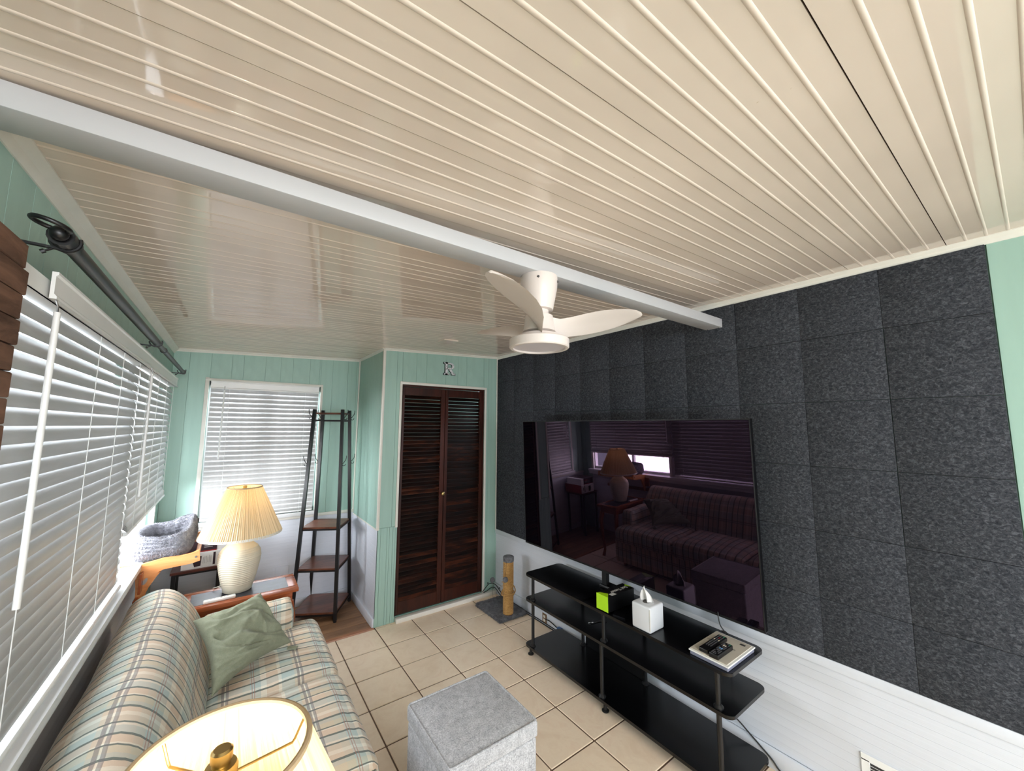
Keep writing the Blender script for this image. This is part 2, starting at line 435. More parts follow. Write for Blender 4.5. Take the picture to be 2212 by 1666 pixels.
# ------------------------------------------------------------------ floor
fl = MB().box((XL-.1, YB, -.12), (.1, YF+.1, -.004)); floor = struct('floor', fl, m_grout, label='beige tile floor with brown grout')
mb = MB().rbox((-.148, -.148, -.006), (.148, .148, .0), .003, 1); tile_me = mesh_of(mb, m_tile, 'tile')
P = .3025
for i in range(-9, 1):
    for j in range(0, 19):
        x0 = -.286 + i*P; x1 = x0 + P; y1 = -.021 - j*P + 0; y0 = y1 - P
        x0, x1 = max(x0, XL), min(x1, 0)
        if x1 - x0 < .02 or y0 < YB: continue
        if x0 < -2.4 and y1 > -2.4 and False: continue
        w, d = (x1-x0-.007), (P-.007)
        put('tile', tile_me, floor, ((x0+x1)/2, (y0+y1)/2, random.uniform(-.0006, .0004)), None, (w/.296, d/.296, 1))
for i in range(9):                                # thin cut row against the closet wall
    x0 = -.286 - i*P; x1 = min(x0+P, 0)
    if x1 <= XB+.02 : continue
    put('tile', tile_me, floor, ((max(x0, XB)+x1)/2, -.0095, 0), None, ((x1-max(x0, XB)-.006)/.296, .016/.296, 1))
put('tile', tile_me, floor, (-.143, -.0095, 0), None, (.27/.296, .016/.296, 1))
mb = MB().rbox((-.5, -.075, -.005), (.5, .075, .0), .001, 1); pl_me = mesh_of(mb, m_lamin, 'board')
for r in range(6):
    for k in range(2):
        x0, x1 = ((XL, -1.95 - .4*(r % 2)), (-1.95 - .4*(r % 2), XB))[k]
        put('floor_board', pl_me, floor, ((x0+x1)/2, .06 + r*.146, -.001), None, ((x1-x0-.002), .144/.15, 1))
st = part('transition_strip', MB().prism([(-.022, -.004), (.022, -.004), (.018, .006), (-.018, .006)], XL, XB, 'x'), m_strip, floor)

# ------------------------------------------------------------------ walls
def opening_wall(name, axis, a0, a1, t0, t1, ztop, holes, m, label):
    """a wall slab along axis ('x' or 'y') between a0 and a1, thickness t0..t1, with rectangular holes (a, a, z, z)"""
    mb = MB(); cuts = sorted({a0, a1, *[h[0] for h in holes], *[h[1] for h in holes]})
    def bx(p, q, z0, z1):
        if z1 - z0 < 1e-4: return
        if axis == 'x': mb.box((p, t0, z0), (q, t1, z1))
        else: mb.box((t0, p, z0), (t1, q, z1))
    for p, q in zip(cuts, cuts[1:]):
        h = [h for h in holes if h[0] <= p + 1e-6 and h[1] >= q - 1e-6]
        if h: bx(p, q, -.1, h[0][2]); bx(p, q, h[0][3], ztop)
        else: bx(p, q, -.1, ztop)
    return struct(name, mb, m, label=label)
WIN1 = (-.687, .60, .87, 1.985); WIN2 = (-2.72, -.765, .87, 1.985); WIN3 = (-2.432, -1.572, .85, 2.03)
wall_left = opening_wall('wall_left', 'y', YB, YF+.1, XL-.12, XL-.006, 2.6, [WIN1, WIN2], m_tealdark, 'teal wall with the two long windows')
wall_far = opening_wall('wall_far', 'x', XL-.1, XB+.1, YF+.006, YF+.12, 2.6, [WIN3], m_tealdark, 'teal and white far wall with one window')
wall_alcove = opening_wall('wall_alcove', 'y', .10, YF+.1, XB+.006, XB+.10, 2.6, [], m_tealdark, 'short teal and white return wall beside the closet')
DOOR = (-1.033, -.160, .04, 2.03)
wall_closet = opening_wall('wall_closet', 'x', XB+.006, .1, .006, .10, 2.6, [DOOR], m_tealdark, 'teal wall around the louvred closet door')
wall_right = opening_wall('wall_right', 'y', YB, .1, .006, .12, 2.6, [], m_tealdark, 'long wall with charcoal acoustic panels over white wainscot')
wall_back = opening_wall('wall_back', 'x', XL-.1, .1, YB-.12, YB, 2.6, [(-2.5, -.2, 0, 2.1)], m_teal, 'teal wall behind the camera with a wide opening')
# closet interior behind the louvres
struct('wall_closet_inner', MB().box((-1.15, .55, -.1), (.1, .6, 2.6)), m_tealdark, label='wall inside the closet')

unit = mesh_of(MB().box((-.5, -.5, -.5), (.5, .5, .5)), m_teal, 'plank_unit')
unit_w = mesh_of(MB().rbox((-.5, -.5, -.5), (.5, .5, .5), .022, 1), m_wains, 'plank_unit_white')
def slab(name, wall, lo, hi, me):
    c = [(a+b)/2 for a, b in zip(lo, hi)]; s = [abs(b-a) for a, b in zip(lo, hi)]
    return put(name, me, wall, c, None, s)
T = .006
def vplanks(wall, axis, a0, a1, face, z0, z1f, widths, me=unit, side=1):
    """vertical grooved panelling boards; face = room-side plane, board runs from face to face+side*T"""
    a = a0; k = 0
    while a < a1 - .004:
        b = min(a + widths[k % len(widths)], a1); k += 1
        z1 = z1f((a+b)/2) if callable(z1f) else z1f
        f0, f1 = sorted((face, face + side*T))
        if axis == 'x': slab('wall_board', wall, (a+.0009, f0, z0), (b-.0009, f1, z1), me)
        else: slab('wall_board', wall, (f0, a+.0009, z0), (f1, b-.0009, z1), me)
        a = b
wv = [.105, .145, .085, .165, .12, .10]
vplanks(wall_far, 'x', XL, WIN3[0], YF, .80, lambda x: cz(x, YF), wv)
vplanks(wall_far, 'x', WIN3[0], WIN3[1], YF, WIN3[3], lambda x: cz(x, YF), wv[1:])
vplanks(wall_far, 'x', WIN3[1], XB, YF, .80, lambda x: cz(x, YF), wv)
vplanks(wall_alcove, 'y', 0, YF, XB, .78, lambda y: cz(XB, y), [.09, .13, .07, .10])
vplanks(wall_closet, 'x', XB, DOOR[0], 0, .79, lambda x: cz(x, 0), [.12, .051])
vplanks(wall_closet, 'x', XB, DOOR[0], 0, 0, .787, [.03, .055, .02, .03, .02, .016])
vplanks(wall_closet, 'x', DOOR[0], DOOR[1], 0, DOOR[3], lambda x: cz(x, 0), [.13, .10, .2])
vplanks(wall_closet, 'x', DOOR[1], 0, 0, 0, lambda x: cz(x, 0), [.05, .09, .02])
vplanks(wall_left, 'y', -2.72, .60, XL, 1.985, 2.275, [.12, .10, .165, .085, .14], side=-1)
vplanks(wall_left, 'y', .60, YF, XL, 0, 2.285, [.10, .09], side=-1)
vplanks(wall_left, 'y', -.765, -.687, XL, .87, 1.985, [.1], unit_w, side=-1)
vplanks(wall_left, 'y', YB, -2.72, XL, 0, 2.27, [.3, .4], side=-1)
vplanks(wall_right, 'y', -5.5, -3.305, 0, .62, 2.37, [.30, .20, .28, .235, .16, .30, .24, .46, .02][::-1])
def hplanks(wall, axis, a0, a1, face, z0, z1, pitch, side=1):
    z = z0
    while z < z1 - .004:
        q = min(z+pitch, z1); f0, f1 = sorted((face, face+side*T))
        if axis == 'x': slab('wainscot_board', wall, (a0, f0, z+.0002), (a1, f1, q-.0002), unit_w)
        else: slab('wainscot_board', wall, (f0, a0, z+.0002), (f1, a1, q-.0002), unit_w)
        z = q
hplanks(wall_right, 'y', YB, 0, 0, .095, .575, .0405)
hplanks(wall_far, 'x', XL, XB, YF, .07, .80, .0515)
hplanks(wall_alcove, 'y', 0, YF, XB, .07, .775, .0515)
hplanks(wall_left, 'y', -4.2, .60, XL, .07, .842, .0515, -1)
# baseboards, rails, corner beads, cove trims
def strct_box(name, lo, hi, m=m_trim, r=.003): return struct(name, MB().rbox(lo, hi, r, 2), m, True, name.split('_')[0] + ' of white painted wood')
strct_box('baseboard_right', (-.014, YB, 0), (0, 0, .095), m_wains)
strct_box('baseboard_far', (XL, YF-.012, 0), (XB, YF, .07), m_wains)
strct_box('baseboard_alcove', (XB-.014, -.004, 0), (XB, YF, .072), m_wains)
strct_box('baseboard_left', (XL, -4.2, 0), (XL+.012, .6, .07), m_wains)
strct_box('trim_1', (-.010, YB, .575), (0, 0, .618), m_wains)                 # cap of the right wainscot
strct_box('trim_2', (XL, YF-.014, .792), (XB, YF, .822))                      # rail under the far window
strct_box('trim_3', (XB-.006, 0, .772), (XB, YF, .784))
strct_box('trim_4', (XB-.010, -.012, .775), (XB+.014, .010, 2.335), m_trim, .006)  # bead on the outer closet corner
strct_box('trim_5', (XB-.014, YF-.014, .80), (XB, YF, 2.335), m_trim, .005)   # bead in the alcove corner
strct_box('trim_6', (-.014, -.014, .60), (0, 0, 2.385), m_trim, .005)         # bead in the far right corner
strct_box('trim_7', (-1.030, -.05, 0), (-.02, 0, .036), m_trim)               # door threshold
def sloped(name, p, q, drop, depth, n):
    """cove strip under the ceiling from p to q, n = direction into the room"""
    n = Vector(n); mb = MB(); prof = [(0, 0), (depth, 0), (depth, -.005), (depth*.45, -drop*.55), (.004, -drop), (0, -drop)]
    vs = []
    for e in (p, q):
        for a, b in prof: vs.append(Vector(e) + n*a + Vector((0, 0, b)))
    k = len(prof)
    mb.poly(vs, [tuple(range(k))[::-1], tuple(range(k, 2*k))] + [(i, (i+1) % k, k+(i+1) % k, k+i) for i in range(k)])
    struct(name, mb, m_trim, label='white cove strip under the ceiling')
sloped('trim_8', (0, YB, cz(0, YB)), (0, 0, cz(0, 0)), .030, .022, (-1, 0, 0))
sloped('trim_9', (XB, 0, cz(XB, 0)), (0, 0, cz(0, 0)), .022, .018, (0, -1, 0))
sloped('trim_10', (XB, 0, cz(XB, 0)), (XB, YF, cz(XB, YF)), .022, .018, (-1, 0, 0))
sloped('trim_11', (XL, YF, cz(XL, YF)), (XB, YF, cz(XB, YF)), .024, .018, (0, -1, 0))
sloped('trim_12', (XL, YB, cz(XL, YB)), (XL, YF, cz(XL, YF)), .042, .030, (1, 0, 0))
# closet door casing
strct_box('trim_13', (-1.055, -.012, .78), (-1.033, 0, 2.052)); strct_box('trim_14', (-.160, -.012, .03), (-.138, 0, 2.052))
strct_box('trim_15', (-1.0545, -.0125, 2.03), (-.1385, 0, 2.054))

# ------------------------------------------------------------------ ceiling: ribbed pans
ceil_mb = MB(); y0, y1 = YB-.1, YF+.1; x0, x1 = XL-.12, .12
ceil_mb.poly([(x, y, cz(x, y)+h) for h in (.012, .10) for x, y in ((x0, y0), (x1, y0), (x1, y1), (x0, y1))], [(0, 3, 2, 1), (4, 5, 6, 7), (0, 1, 5, 4), (1, 2, 6, 5), (2, 3, 7, 6), (3, 0, 4, 7)])
ceiling = struct('ceiling', ceil_mb, m_seam, label='low cream ribbed metal ceiling')
def pan_mesh(x0, x1, w):
    mb = MB(); prof = [(0.0015, .004), (.0015, .0)]
    for k in range(1, 6):
        c = k*w/6
        prof += [(c-.0050, 0), (c-.0040, -.0008), (c-.0020, -.0015), (c, -.0017), (c+.0020, -.0015), (c+.0040, -.0008), (c+.0050, 0)]
    prof += [(w-.0012, 0), (w-.0012, .004)]
    n = len(prof)
    vs = [(x0, y, z) for y, z in prof] + [(x1, y, z + .0423*(x1-x0)) for y, z in prof]
    mb.poly(vs, [(i, i+1, n+i+1, n+i) for i in range(n-1)])
    return mesh_of(mb, m_ceil, 'pan', 25, True)
me_pan = pan_mesh(XL-.02, .02, .30)
for k in range(-8, 14):
    y = -3.21 + .30*k
    if y > YF: break
    put('ceiling_panel', me_pan, ceiling, (0, y, cz(XL-.02, y)))
# beam
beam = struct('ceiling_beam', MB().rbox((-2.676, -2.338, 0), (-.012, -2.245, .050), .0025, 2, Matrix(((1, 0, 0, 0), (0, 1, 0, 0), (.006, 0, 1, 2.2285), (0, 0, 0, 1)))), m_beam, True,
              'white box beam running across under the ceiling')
for s in (-1, 1):
    part('screw', MB().sphere((-.03, -2.2915+s*.032, 2.2283), .004, 8, 6), m_silver, beam, True)

# acoustic panels: ten 12-inch columns, six rows
mb = MB().rbox((-.009, -.1485, -.149), (0, .1485, .149), .0020, 2); me_felt = mesh_of(mb, m_felt, 'felt', True)
rows = [2.085, 1.778, 1.4745, 1.178, .8775]
cols = [-.016 - .2988*k for k in range(12)]
for k in range(11):
    ya, yb = cols[k+1], cols[k]
    zt = [cz(0, yb)-.03] + [r + (.03 if (k < 3) else 0)*(1 if r > 1.7 else .3) for r in rows] + [.618]
    for i in range(6):
        z1, z0 = zt[i], zt[i+1]
        put('acoustic_panel', me_felt, wall_right, (random.uniform(-.0005, .0), (ya+yb)/2 + random.uniform(-.0006, .0006), (z0+z1)/2), None,
            (1, (yb-ya-.0010)/.297, (z1-z0-.0012)/.298))

# ------------------------------------------------------------------ windows
def window(name, axis, a0, a1, z0, z1, t, inward, label, mull=None):
    """frame + panes; t = plane of the glass, inward = +-1 along the normal axis towards the room"""
    mb = MB(); fw = .032
    def bx(p, q, za, zb, d0=-.03, d1=.03):
        if axis == 'y': mb.rbox((t+d0, p, za), (t+d1, q, zb), .002, 1)
        else: mb.rbox((p, t+d0, za), (q, t+d1, zb), .002, 1)
    bx(a0, a1, z0, z0+fw); bx(a0, a1, z1-fw, z1); bx(a0, a0+fw, z0, z1); bx(a1-fw, a1, z0, z1)
    w = struct(name, mb, m_white, label=label)
    for c in (mull or []):
        mm = MB()
        if axis == 'y': mm.rbox((t-.022, c-.018, z0+fw), (t+.022, c+.018, z1-fw), .002, 1)
        else: mm.rbox((c-.018, t-.022, z0+fw), (c+.018, t+.022, z1-fw), .002, 1)
        part('mullion', mm, m_plastic, w)
    ed = [a0+fw] + list(mull or []) + [a1-fw]
    for p, q in zip(ed, ed[1:]):
        gm = MB()
        if axis == 'y': gm.box((t-.002, p, z0+fw), (t+.002, q, z1-fw))
        else: gm.box((p, t-.002, z0+fw), (q, t+.002, z1-fw))
        part('pane', gm, m_glass, w)
    return w
w1 = window('window_1', 'y', *WIN1, -2.755, 1, 'long left window, farther half, its blind raised a little', [-.09, .30])
w2 = window('window_2', 'y', *WIN2, -2.755, 1, 'long left window, nearer half behind the full blind', [-1.4, -2.05])
w3 = window('window_3', 'x', *WIN3, YF+.075, -1, 'window in the far wall behind the coat rack', [-2.0])
def casing(w, y0, y1, z0, z1):
    part('window_frame', MB().rbox((XL-.02, y0-.004, z0), (XL+.004, y0+.034, z1), .002, 1), m_trim, w)
    part('window_frame', MB().rbox((XL-.02, y1-.034, z0), (XL+.004, y1+.004, z1), .002, 1), m_trim, w)
casing(w1, WIN1[0], WIN1[1], WIN1[2], WIN1[3]); casing(w2, WIN2[0], WIN2[1], WIN2[2], WIN2[3])
strct_box('window_sill_left', (-2.74, -2.75, .842), (-2.612, .62, .872), m_white)
strct_box('trim_16', (-2.68, -2.75, .80), (-2.628, .62, .842), m_white)
for nm, lo, hi in (('trim_17', (-2.462, YF-.012, .85), (-2.434, YF, 2.058)), ('trim_18', (-1.570, YF-.012, .85), (-1.548, YF, 2.055)), ('trim_19', (-2.462, YF-.0125, 2.03), (-1.548, YF, 2.052))):
    strct_box(nm, lo, hi)
strct_box('window_sill_far', (-2.47, YF-.035, .818), (-1.54, YF+.05, .85), m_white)

# ------------------------------------------------------------------ blinds
def slat_mesh(L, wdt=.05, axis='y'):
    mb = MB(); n = 6; top = []; bot = []
    for i in range(n+1):
        t = i/n - .5; top.append((t*wdt, .0062*(1-4*t*t) + .0007)); bot.append((t*wdt, .0062*(1-4*t*t) - .0007))
    prof = top + bot[::-1]
    if axis == 'y': mb.prism(prof, -L/2, L/2, 'y')
    else: mb.prism([(p, q) for p, q in prof], -L/2, L/2, 'x')
    return mesh_of(mb, m_slat, 'slat', 50)
def blind(root, axis, a0, a1, tpl, zhead, zbot, inward, pitch, wand, cords, tilt, valance=None, stack=0, wand_len=.66, seed=0):
    """tpl: plane of the slat centres; inward +-1: room side"""
    rnd = random.Random(seed)
    L = a1-a0; mid = (a0+a1)/2
    def P3(a, n, z): return (tpl + inward*n, a, z) if axis == 'y' else (a, tpl + inward*n, z)
    def bx(a, b, n0, n1, z0, z1, r=.002):
        p, q = P3(a, n0, z0), P3(b, n1, z1)
        return MB().rbox(tuple(map(min, p, q)), tuple(map(max, p, q)), r, 1)
    hr = MB()                                      # U-shaped open headrail
    for n0, n1, za, zb in ((-.027, .027, 0, .002), (-.027, -.025, 0, .045), (.025, .027, 0, .045)):
        p, q = P3(a0, n0, zhead+za), P3(a1, n1, zhead+zb); hr.box(tuple(map(min, p, q)), tuple(map(max, p, q)))
    head = part('headrail', hr, m_plastic, root)
    part('tilt_rod', MB().tube([P3(a0+.01, 0, zhead+.022), P3(a1-.01, 0, zhead+.022)], .004, 6), m_brass, head)
    me = slat_mesh(L, .05, axis)
    z = zhead - .028; n = 0
    zs = []
    while z > zbot + .03 + stack*.006: zs.append(z); z -= pitch
    for i, z in enumerate(zs):
        tl = tilt + rnd.uniform(-.03, .03)
        rot = (0, inward*tl, 0) if axis == 'y' else (-inward*tl, 0, 0)
        put('slat', me, root, P3(mid, 0, z), rot)
    for i in range(stack):                         # gathered slats on the bottom rail
        put('slat', me, root, P3(mid, 0, zbot + .030 + i*.006), (0, inward*.5, 0) if axis == 'y' else (-inward*.5, 0, 0))
    br = part('bottom_rail', bx(a0, a1, -.026, .026, zbot, zbot+.018, .005), m_plastic, root, True)
    for c in cords:
        part('ladder_cord', MB().tube([P3(c, .026, zhead), P3(c, .0235, zbot+.02)], .0011, 5), m_plastic, root)
        part('ladder_cord', MB().tube([P3(c, -.026, zhead), P3(c, -.0235, zbot+.02)], .0011, 5), m_plastic, root)
        part('cord_plug', MB().tube([P3(c, .010, zbot-.006), P3(c, .010, zbot)], .006, 8), m_plastic, br)
    if wand is not None:
        wd = part('tilt_wand', MB().tube([P3(wand, .046, zhead-.03), P3(wand-.006, .046, zhead-.03-wand_len)], .0062, 10), m_plastic, root, True)
        part('wand_hook', MB().tube([P3(wand, .030, zhead+.006), P3(wand, .042, zhead), P3(wand, .046, zhead-.016), P3(wand, .046, zhead-.032)], .0018, 6), m_silver, wd)
    if valance:
        v0, v1, n0, zv, hv = valance
        prof = [(0, 0), (.012, 0), (.012, .006), (.007, .012), (.007, hv-.010), (.011, hv-.006), (.011, hv), (0, hv)]
        pv = [((tpl+inward*(n0+p)), zv+q) for p, q in prof]
        if axis == 'y':
            mb = MB(); mb.prism(pv, v0, v1, 'y')
        else:
            mb = MB(); mb.prism(pv, v0, v1, 'x')
        part('valance', mb, m_plastic, root)
TL = math.radians(67)
b1 = thing('window_blind', (-2.655, -.06, 1.1), 'white slatted blind on the left wall, farther and shorter one, raised above the cat perch', 'blind', 'white slatted blinds')
blind(b1, 'y', -.725, .565, -2.655, 1.945, 1.115, 1, .0408, -.80+.12, [.45, .1, -.25, -.6], TL, (-.745, .545, .030, 1.944, .066), 5, .62, 1)
b2 = thing('window_blind', (-2.655, -1.7, .88), 'white slatted blind on the left wall, nearer longer one, let down behind the sofa', 'blind', 'white slatted blinds')
blind(b2, 'y', -2.72, -.742, -2.655, 1.945, .884, 1, .0408, -2.03, [-.86, -1.2, -1.55, -1.95, -2.3, -2.62], TL, (-2.045, -.748, .034, 1.944, .064), 0, .66, 2)
b3 = thing('window_blind', (-2.0, .765, .85), 'white slatted blind in the far window behind the table lamp and coat rack', 'blind', 'white slatted blinds')
blind(b3, 'x', -2.420, -1.586, YF+.012, 1.985, .856, -1, .0415, -2.325, [-2.29, -1.70], math.radians(66), (-2.422, -1.584, .0285, 1.964, .066), 2, .59, 3)

# ------------------------------------------------------------------ curtain rod
rod = thing('curtain_rod', (-2.585, -1.0, 2.06), 'black curtain rod with a ring end above the left blinds', 'curtain rod')
rp = lambda t: Vector((-2.585, -2.16 + t*2.62, 2.059 - .003*t))
part('rod_pole', MB().tube([rp(0), rp(.52)], .0165, 16), m_black, rod, True)
part('rod_inner_pole', MB().tube([rp(.50), rp(1)], .0125, 14), m_black, rod, True)
for ta, tb_, rr in ((.60, .606, .016), (.0, .012, .022), (.018, .024, .021)): part('collar', MB().tube([rp(ta), rp(tb_)], rr, 14), m_black, rod, True)
fin = part('finial_ring', MB().tube([rp(-.006) + Vector((-.006-.027*math.sin(a), -.020 + .027*math.cos(a), .008+.006*math.sin(a))) for a in [2*PI*k/28 for k in range(28)]], .0048, 10, True), m_black, rod, True)
part('finial_hub', MB().sphere(rp(-.004), .0155, 14, 8), m_black, rod, True)
part('end_cap', MB().tube([rp(1), rp(1.012)], .017, 12).sphere(rp(1.024), .012, 10, 6), m_black, rod, True)
for t in (.012, .50, .965):
    p = rp(t); w = Vector((XL+.002, p.y, p.z-.032))
    br = part('bracket', MB().box((XL, p.y-.008, p.z-.052), (XL+.004, p.y+.008, p.z-.012)).bar((XL+.002, p.y, p.z-.018), (p.x+.002, p.y, p.z-.021), .010, .005)
              .tube([(p.x+.024*math.cos(a), p.y, p.z+.024*math.sin(a)) for a in [PI + PI*1.12*k/10 for k in range(11)]], .0032, 6), m_black, rod)
    part('thumb_screw', MB().tube([(p.x-.028, p.y, p.z-.030), (p.x-.010, p.y, p.z-.017)], .0025, 6).tube([(p.x-.034, p.y, p.z-.034), (p.x-.028, p.y, p.z-.030)], .005, 8), m_black, br)

# weathered plank plaque at the left edge
pq = thing('plank_plaque', (-2.60, -2.6, 1.5), 'weathered brown plank plaque hung over the near blind at the left edge', 'wall decor')
for k in range(9):
    z1 = 1.990 - k*.0485
    ye = -2.268 + (.006 if k == 1 else 0) + random.uniform(-.006, .004)
    part('plank', MB().rbox((-2.612, -3.1, z1-.0465), (-2.594 + random.uniform(0, .004), ye, z1), .002, 1), m_plank, pq)
part('batten', MB().box((-2.6205, -2.40, 1.57), (-2.612, -2.36, 1.97)).box((-2.6205, -2.95, 1.57), (-2.612, -2.91, 1.97)).tube([(-2.616, -2.38, 1.96), (-2.616, -2.38, 2.05), (-2.68, -2.38, 2.06)], .002, 6), m_plank, pq)

# ------------------------------------------------------------------ closet door
d1 = struct('door_1', MB().box((-1.033, .004, 2.012), (-.160, .045, 2.03)).box((-1.033, .004, .04), (-1.026, .045, 2.012)).box((-.172, .004, .04), (-.160, .045, 2.012)), m_doorframe, label='dark stained bifold louvre door of the closet')
for k, (xa, xb) in enumerate(((-1.024, -.600), (-.594, -.174))):
    lf = MB(); sl, sr = (.022, .042) if k == 0 else (.030, .036)
    lf.rbox((xa, .006, .045), (xa+sl, .038, 2.008), .002, 1).rbox((xb-sr, .006, .045), (xb, .038, 2.008), .002, 1)
    lf.rbox((xa+sl, .008, .045), (xb-sr, .036, .15), .002, 1).rbox((xa+sl, .008, 1.935), (xb-sr, .036, 2.008), .002, 1)
    leaf = part('door_leaf', lf, m_doorframe, d1)
    n = 52; w = xb-xa-sl-sr
    me = mesh_of(MB().rbox((-w/2, -.003, -.021), (w/2, .003, .021), .0015, 1), m_door, 'louvre')
    for i in range(n):
        s = put('louvre_slat', me, leaf, ((xa+sl+xb-sr)/2, .021, .15 + (i+.5)*(1.785/n)), (math.radians(-42 + random.uniform(-2, 2)), 0, 0))
part('door_knob', MB().lathe([(.010, 0), (.008, .012), (.016, .020), (.018, .028), (.013, .035), (.004, .037)], n=18), m_brass, d1, True).matrix_local = Matrix.Translation((-.612, .006, 1.026)) @ Matrix.Rotation(PI/2, 4, 'X')

# ------------------------------------------------------------------ letter R
lr = thing('letter_sign', (-.565, -.001, 2.15), 'glittery silver letter R above the closet door', 'letter')
def R_(mb, y0, y1, grow=0):
    s = .118; ox, oz = -.632, 2.152
    def X(u): return ox + u*s
    def Z(v): return oz + v*s
    def rect(a, b, c, d): mb.box((X(a)-grow, y0, Z(c)-grow), (X(b)+grow, y1, Z(d)+grow))
    rect(.12, .32, .0, 1); rect(0, .46, 0, .10); rect(0, .30, .90, 1)
    out, inn = [], []
    for k in range(13):
        a = PI/2 - PI*k/12
        out.append((.55 + .37*math.cos(a), .73 + .27*math.sin(a))); inn.append((.52 + .22*math.cos(a), .73 + .16*math.sin(a)))
    out = [(.25, 1.0)] + out + [(.25, .46)]; inn = [(.25, .89)] + inn + [(.25, .57)]
    for i in range(len(out)-1):
        q = [out[i], out[i+1], inn[i+1], inn[i]]
        mb.prism([(X(u), Z(v)) for u, v in q], y0, y1, 'y')
    mb.prism([(X(u), Z(v)) for u, v in ((.40, .50), (.62, .50), (.95, .10), (.72, .05))], y0, y1, 'y')
    rect(.70, 1.04, 0, .10)
mb = MB(); R_(mb, -.016, -.001, .003); part('letter_body', mb, m_blackcard, lr, recalc=True)
def _glit():
    t = NT('silver_glitter'); v = t.coord(); vo = t.n('ShaderNodeTexVoronoi', Scale=230); t.l(v, vo.inputs['Vector'])
    t.base(t.ramp(vo.outputs['Color'], [(.2, lin((150, 150, 152))), (.8, lin((240, 240, 240)))])); t.set(Metallic=.55, Roughness=.35)
    t.bump(vo.outputs['Distance'], .8, .002); return t.m
mb = MB(); R_(mb, -.0185, -.016); part('letter_face', mb, _glit(), lr)
tag(struct('ceiling_cover_plate', MB().rbox((-.93, -.62, cz(-.85, -.55)-.012), (-.80, -.49, cz(-.85, -.55)+.002), .004, 1), m_ceil), 'small cream square cover plate on the ceiling before the closet', 'cover plate')
bpy.data.objects['ceiling_cover_plate']['kind'] = 'thing'
tag(part('access_panel', MB().rbox((-1.855, YF-.006, .25), (-1.745, YF+.001, .384), .002, 1), m_wains), 'small white access cover on the wainscot beneath the far window', 'cover plate')

# ------------------------------------------------------------------ ceiling fan
FX, FY = -1.345, -2.287
zb = 2.2285 + .006*FX
fan = thing('ceiling_fan', (FX, FY, zb), 'white three blade ceiling fan with a round light hung under the beam', 'ceiling fan')
part('canopy', MB().lathe([(.070, 0), (.0705, -.02), (.068, -.05), (.061, -.085), (.055, -.115), (.053, -.128), (.046, -.130)], (FX, FY), 40, zb), m_fan, fan, True)
for a in (-2.3, -.9):
    part('canopy_screw', MB().sphere((FX+.0705*math.cos(a), FY+.0705*math.sin(a), zb-.022), .0045, 8, 6), m_black, fan)
part('motor_neck', MB().lathe([(.036, -.128), (.036, -.150), (.052, -.152), (.054, -.162), (.058, -.20), (.062, -.212), (.050, -.216), (.030, -.218), (.030, -.226)], (FX, FY), 36, zb), m_fan, fan, True)
lt = part('light_ring', MB().lathe([(.030, -.222), (.074, -.224), (.080, -.236), (.108, -.240), (.112, -.244), (.112, -.272), (.108, -.276), (.098, -.276), (.098, -.268)], (FX, FY), 56, zb, capt=False), m_fan, fan, 30)
part('light_diffuser', MB().lathe([(.0, -.270), (.060, -.2715), (.0985, -.2695)], (FX, FY), 48, zb, False, False), m_frost, lt, True, 'frosted unlit diffuser disc')
def blade(ang):
    d = Vector((math.cos(ang), math.sin(ang), 0)); tcw = Vector((math.sin(ang), -math.cos(ang), 0))
    S = [(.038, .052, 66, .0, -.026), (.075, .044, 52, .004, -.020), (.115, .048, 38, .006, -.008), (.165, .062, 29, .006, .003), (.22, .073, 24, .002, .014), (.275, .074, 21, -.004, .024), (.325, .066, 19, -.012, .033), (.365, .050, 17, -.020, .040), (.392, .028, 16, -.027, .044), (.404, .008, 16, -.032, .046)]
    mb = MB(); rings = []
    for r, hw, pit, sw, dz in S:
        p = math.radians(pit); c = Vector((FX, FY, zb-.178+dz)) + d*r - tcw*sw
        e = tcw*math.cos(p) + Vector((0, 0, 1))*math.sin(p); nn = d.cross(e).normalized()
        ring = []
        for k in range(10):
            a = 2*PI*k/10; ring.append(mb.bm.verts.new(c + e*hw*math.cos(a) + nn*(.0042*math.sin(a) - .006*(1-math.cos(a)**2)*(hw/.06))))
        rings.append(ring)
    for a, b in zip(rings, rings[1:]):
        for k in range(10): mb.bm.faces.new((a[k], a[(k+1) % 10], b[(k+1) % 10], b[k]))
    mb.bm.faces.new(rings[0]); mb.bm.faces.new(rings[-1][::-1])
    part('fan_blade', mb, m_fan, fan, 60)
for a in (-25, 95, 215): blade(math.radians(a))

# ------------------------------------------------------------------ television on its stand
TC = Vector((-.2, -1.6393, 1.1962)); ty, tp = .0188, .0339
tn = Vector((-math.cos(ty)*math.cos(tp), -math.sin(ty)*math.cos(tp), -math.sin(tp))); tr_ = Vector((math.sin(ty), -math.cos(ty), 0)); tu = tn.cross(tr_)
if tu.z < 0: tu = -tu
TM = Matrix(((tr_.x, tn.x, tu.x, TC.x), (tr_.y, tn.y, tu.y, TC.y), (tr_.z, tn.z, tu.z, TC.z), (0, 0, 0, 1)))
tw, th = 1.7812/2, (1.7812*.5625+.006)/2
tv = thing('television', (-.15, -1.58, .57), 'very large black flat television standing before the charcoal panels', 'television')
part('housing', MB().rbox((-tw, -.030, -th), (tw, -.0005, th), .003, 2, TM).rbox((-tw*.75, -.055, -th*.75), (tw*.75, -.028, th*.2), .006, 1, TM), m_blackgloss, tv)
mb = MB(); mb.poly([TM @ Vector(p) for p in ((-tw+.006, .0006, -th+.012), (tw-.006, .0006, -th+.012), (tw-.006, .0006, th-.006), (-tw+.006, .0006, th-.006))], [(0, 1, 2, 3)])
part('screen', mb, m_screen, tv, label='glossy dark screen reflecting the room')
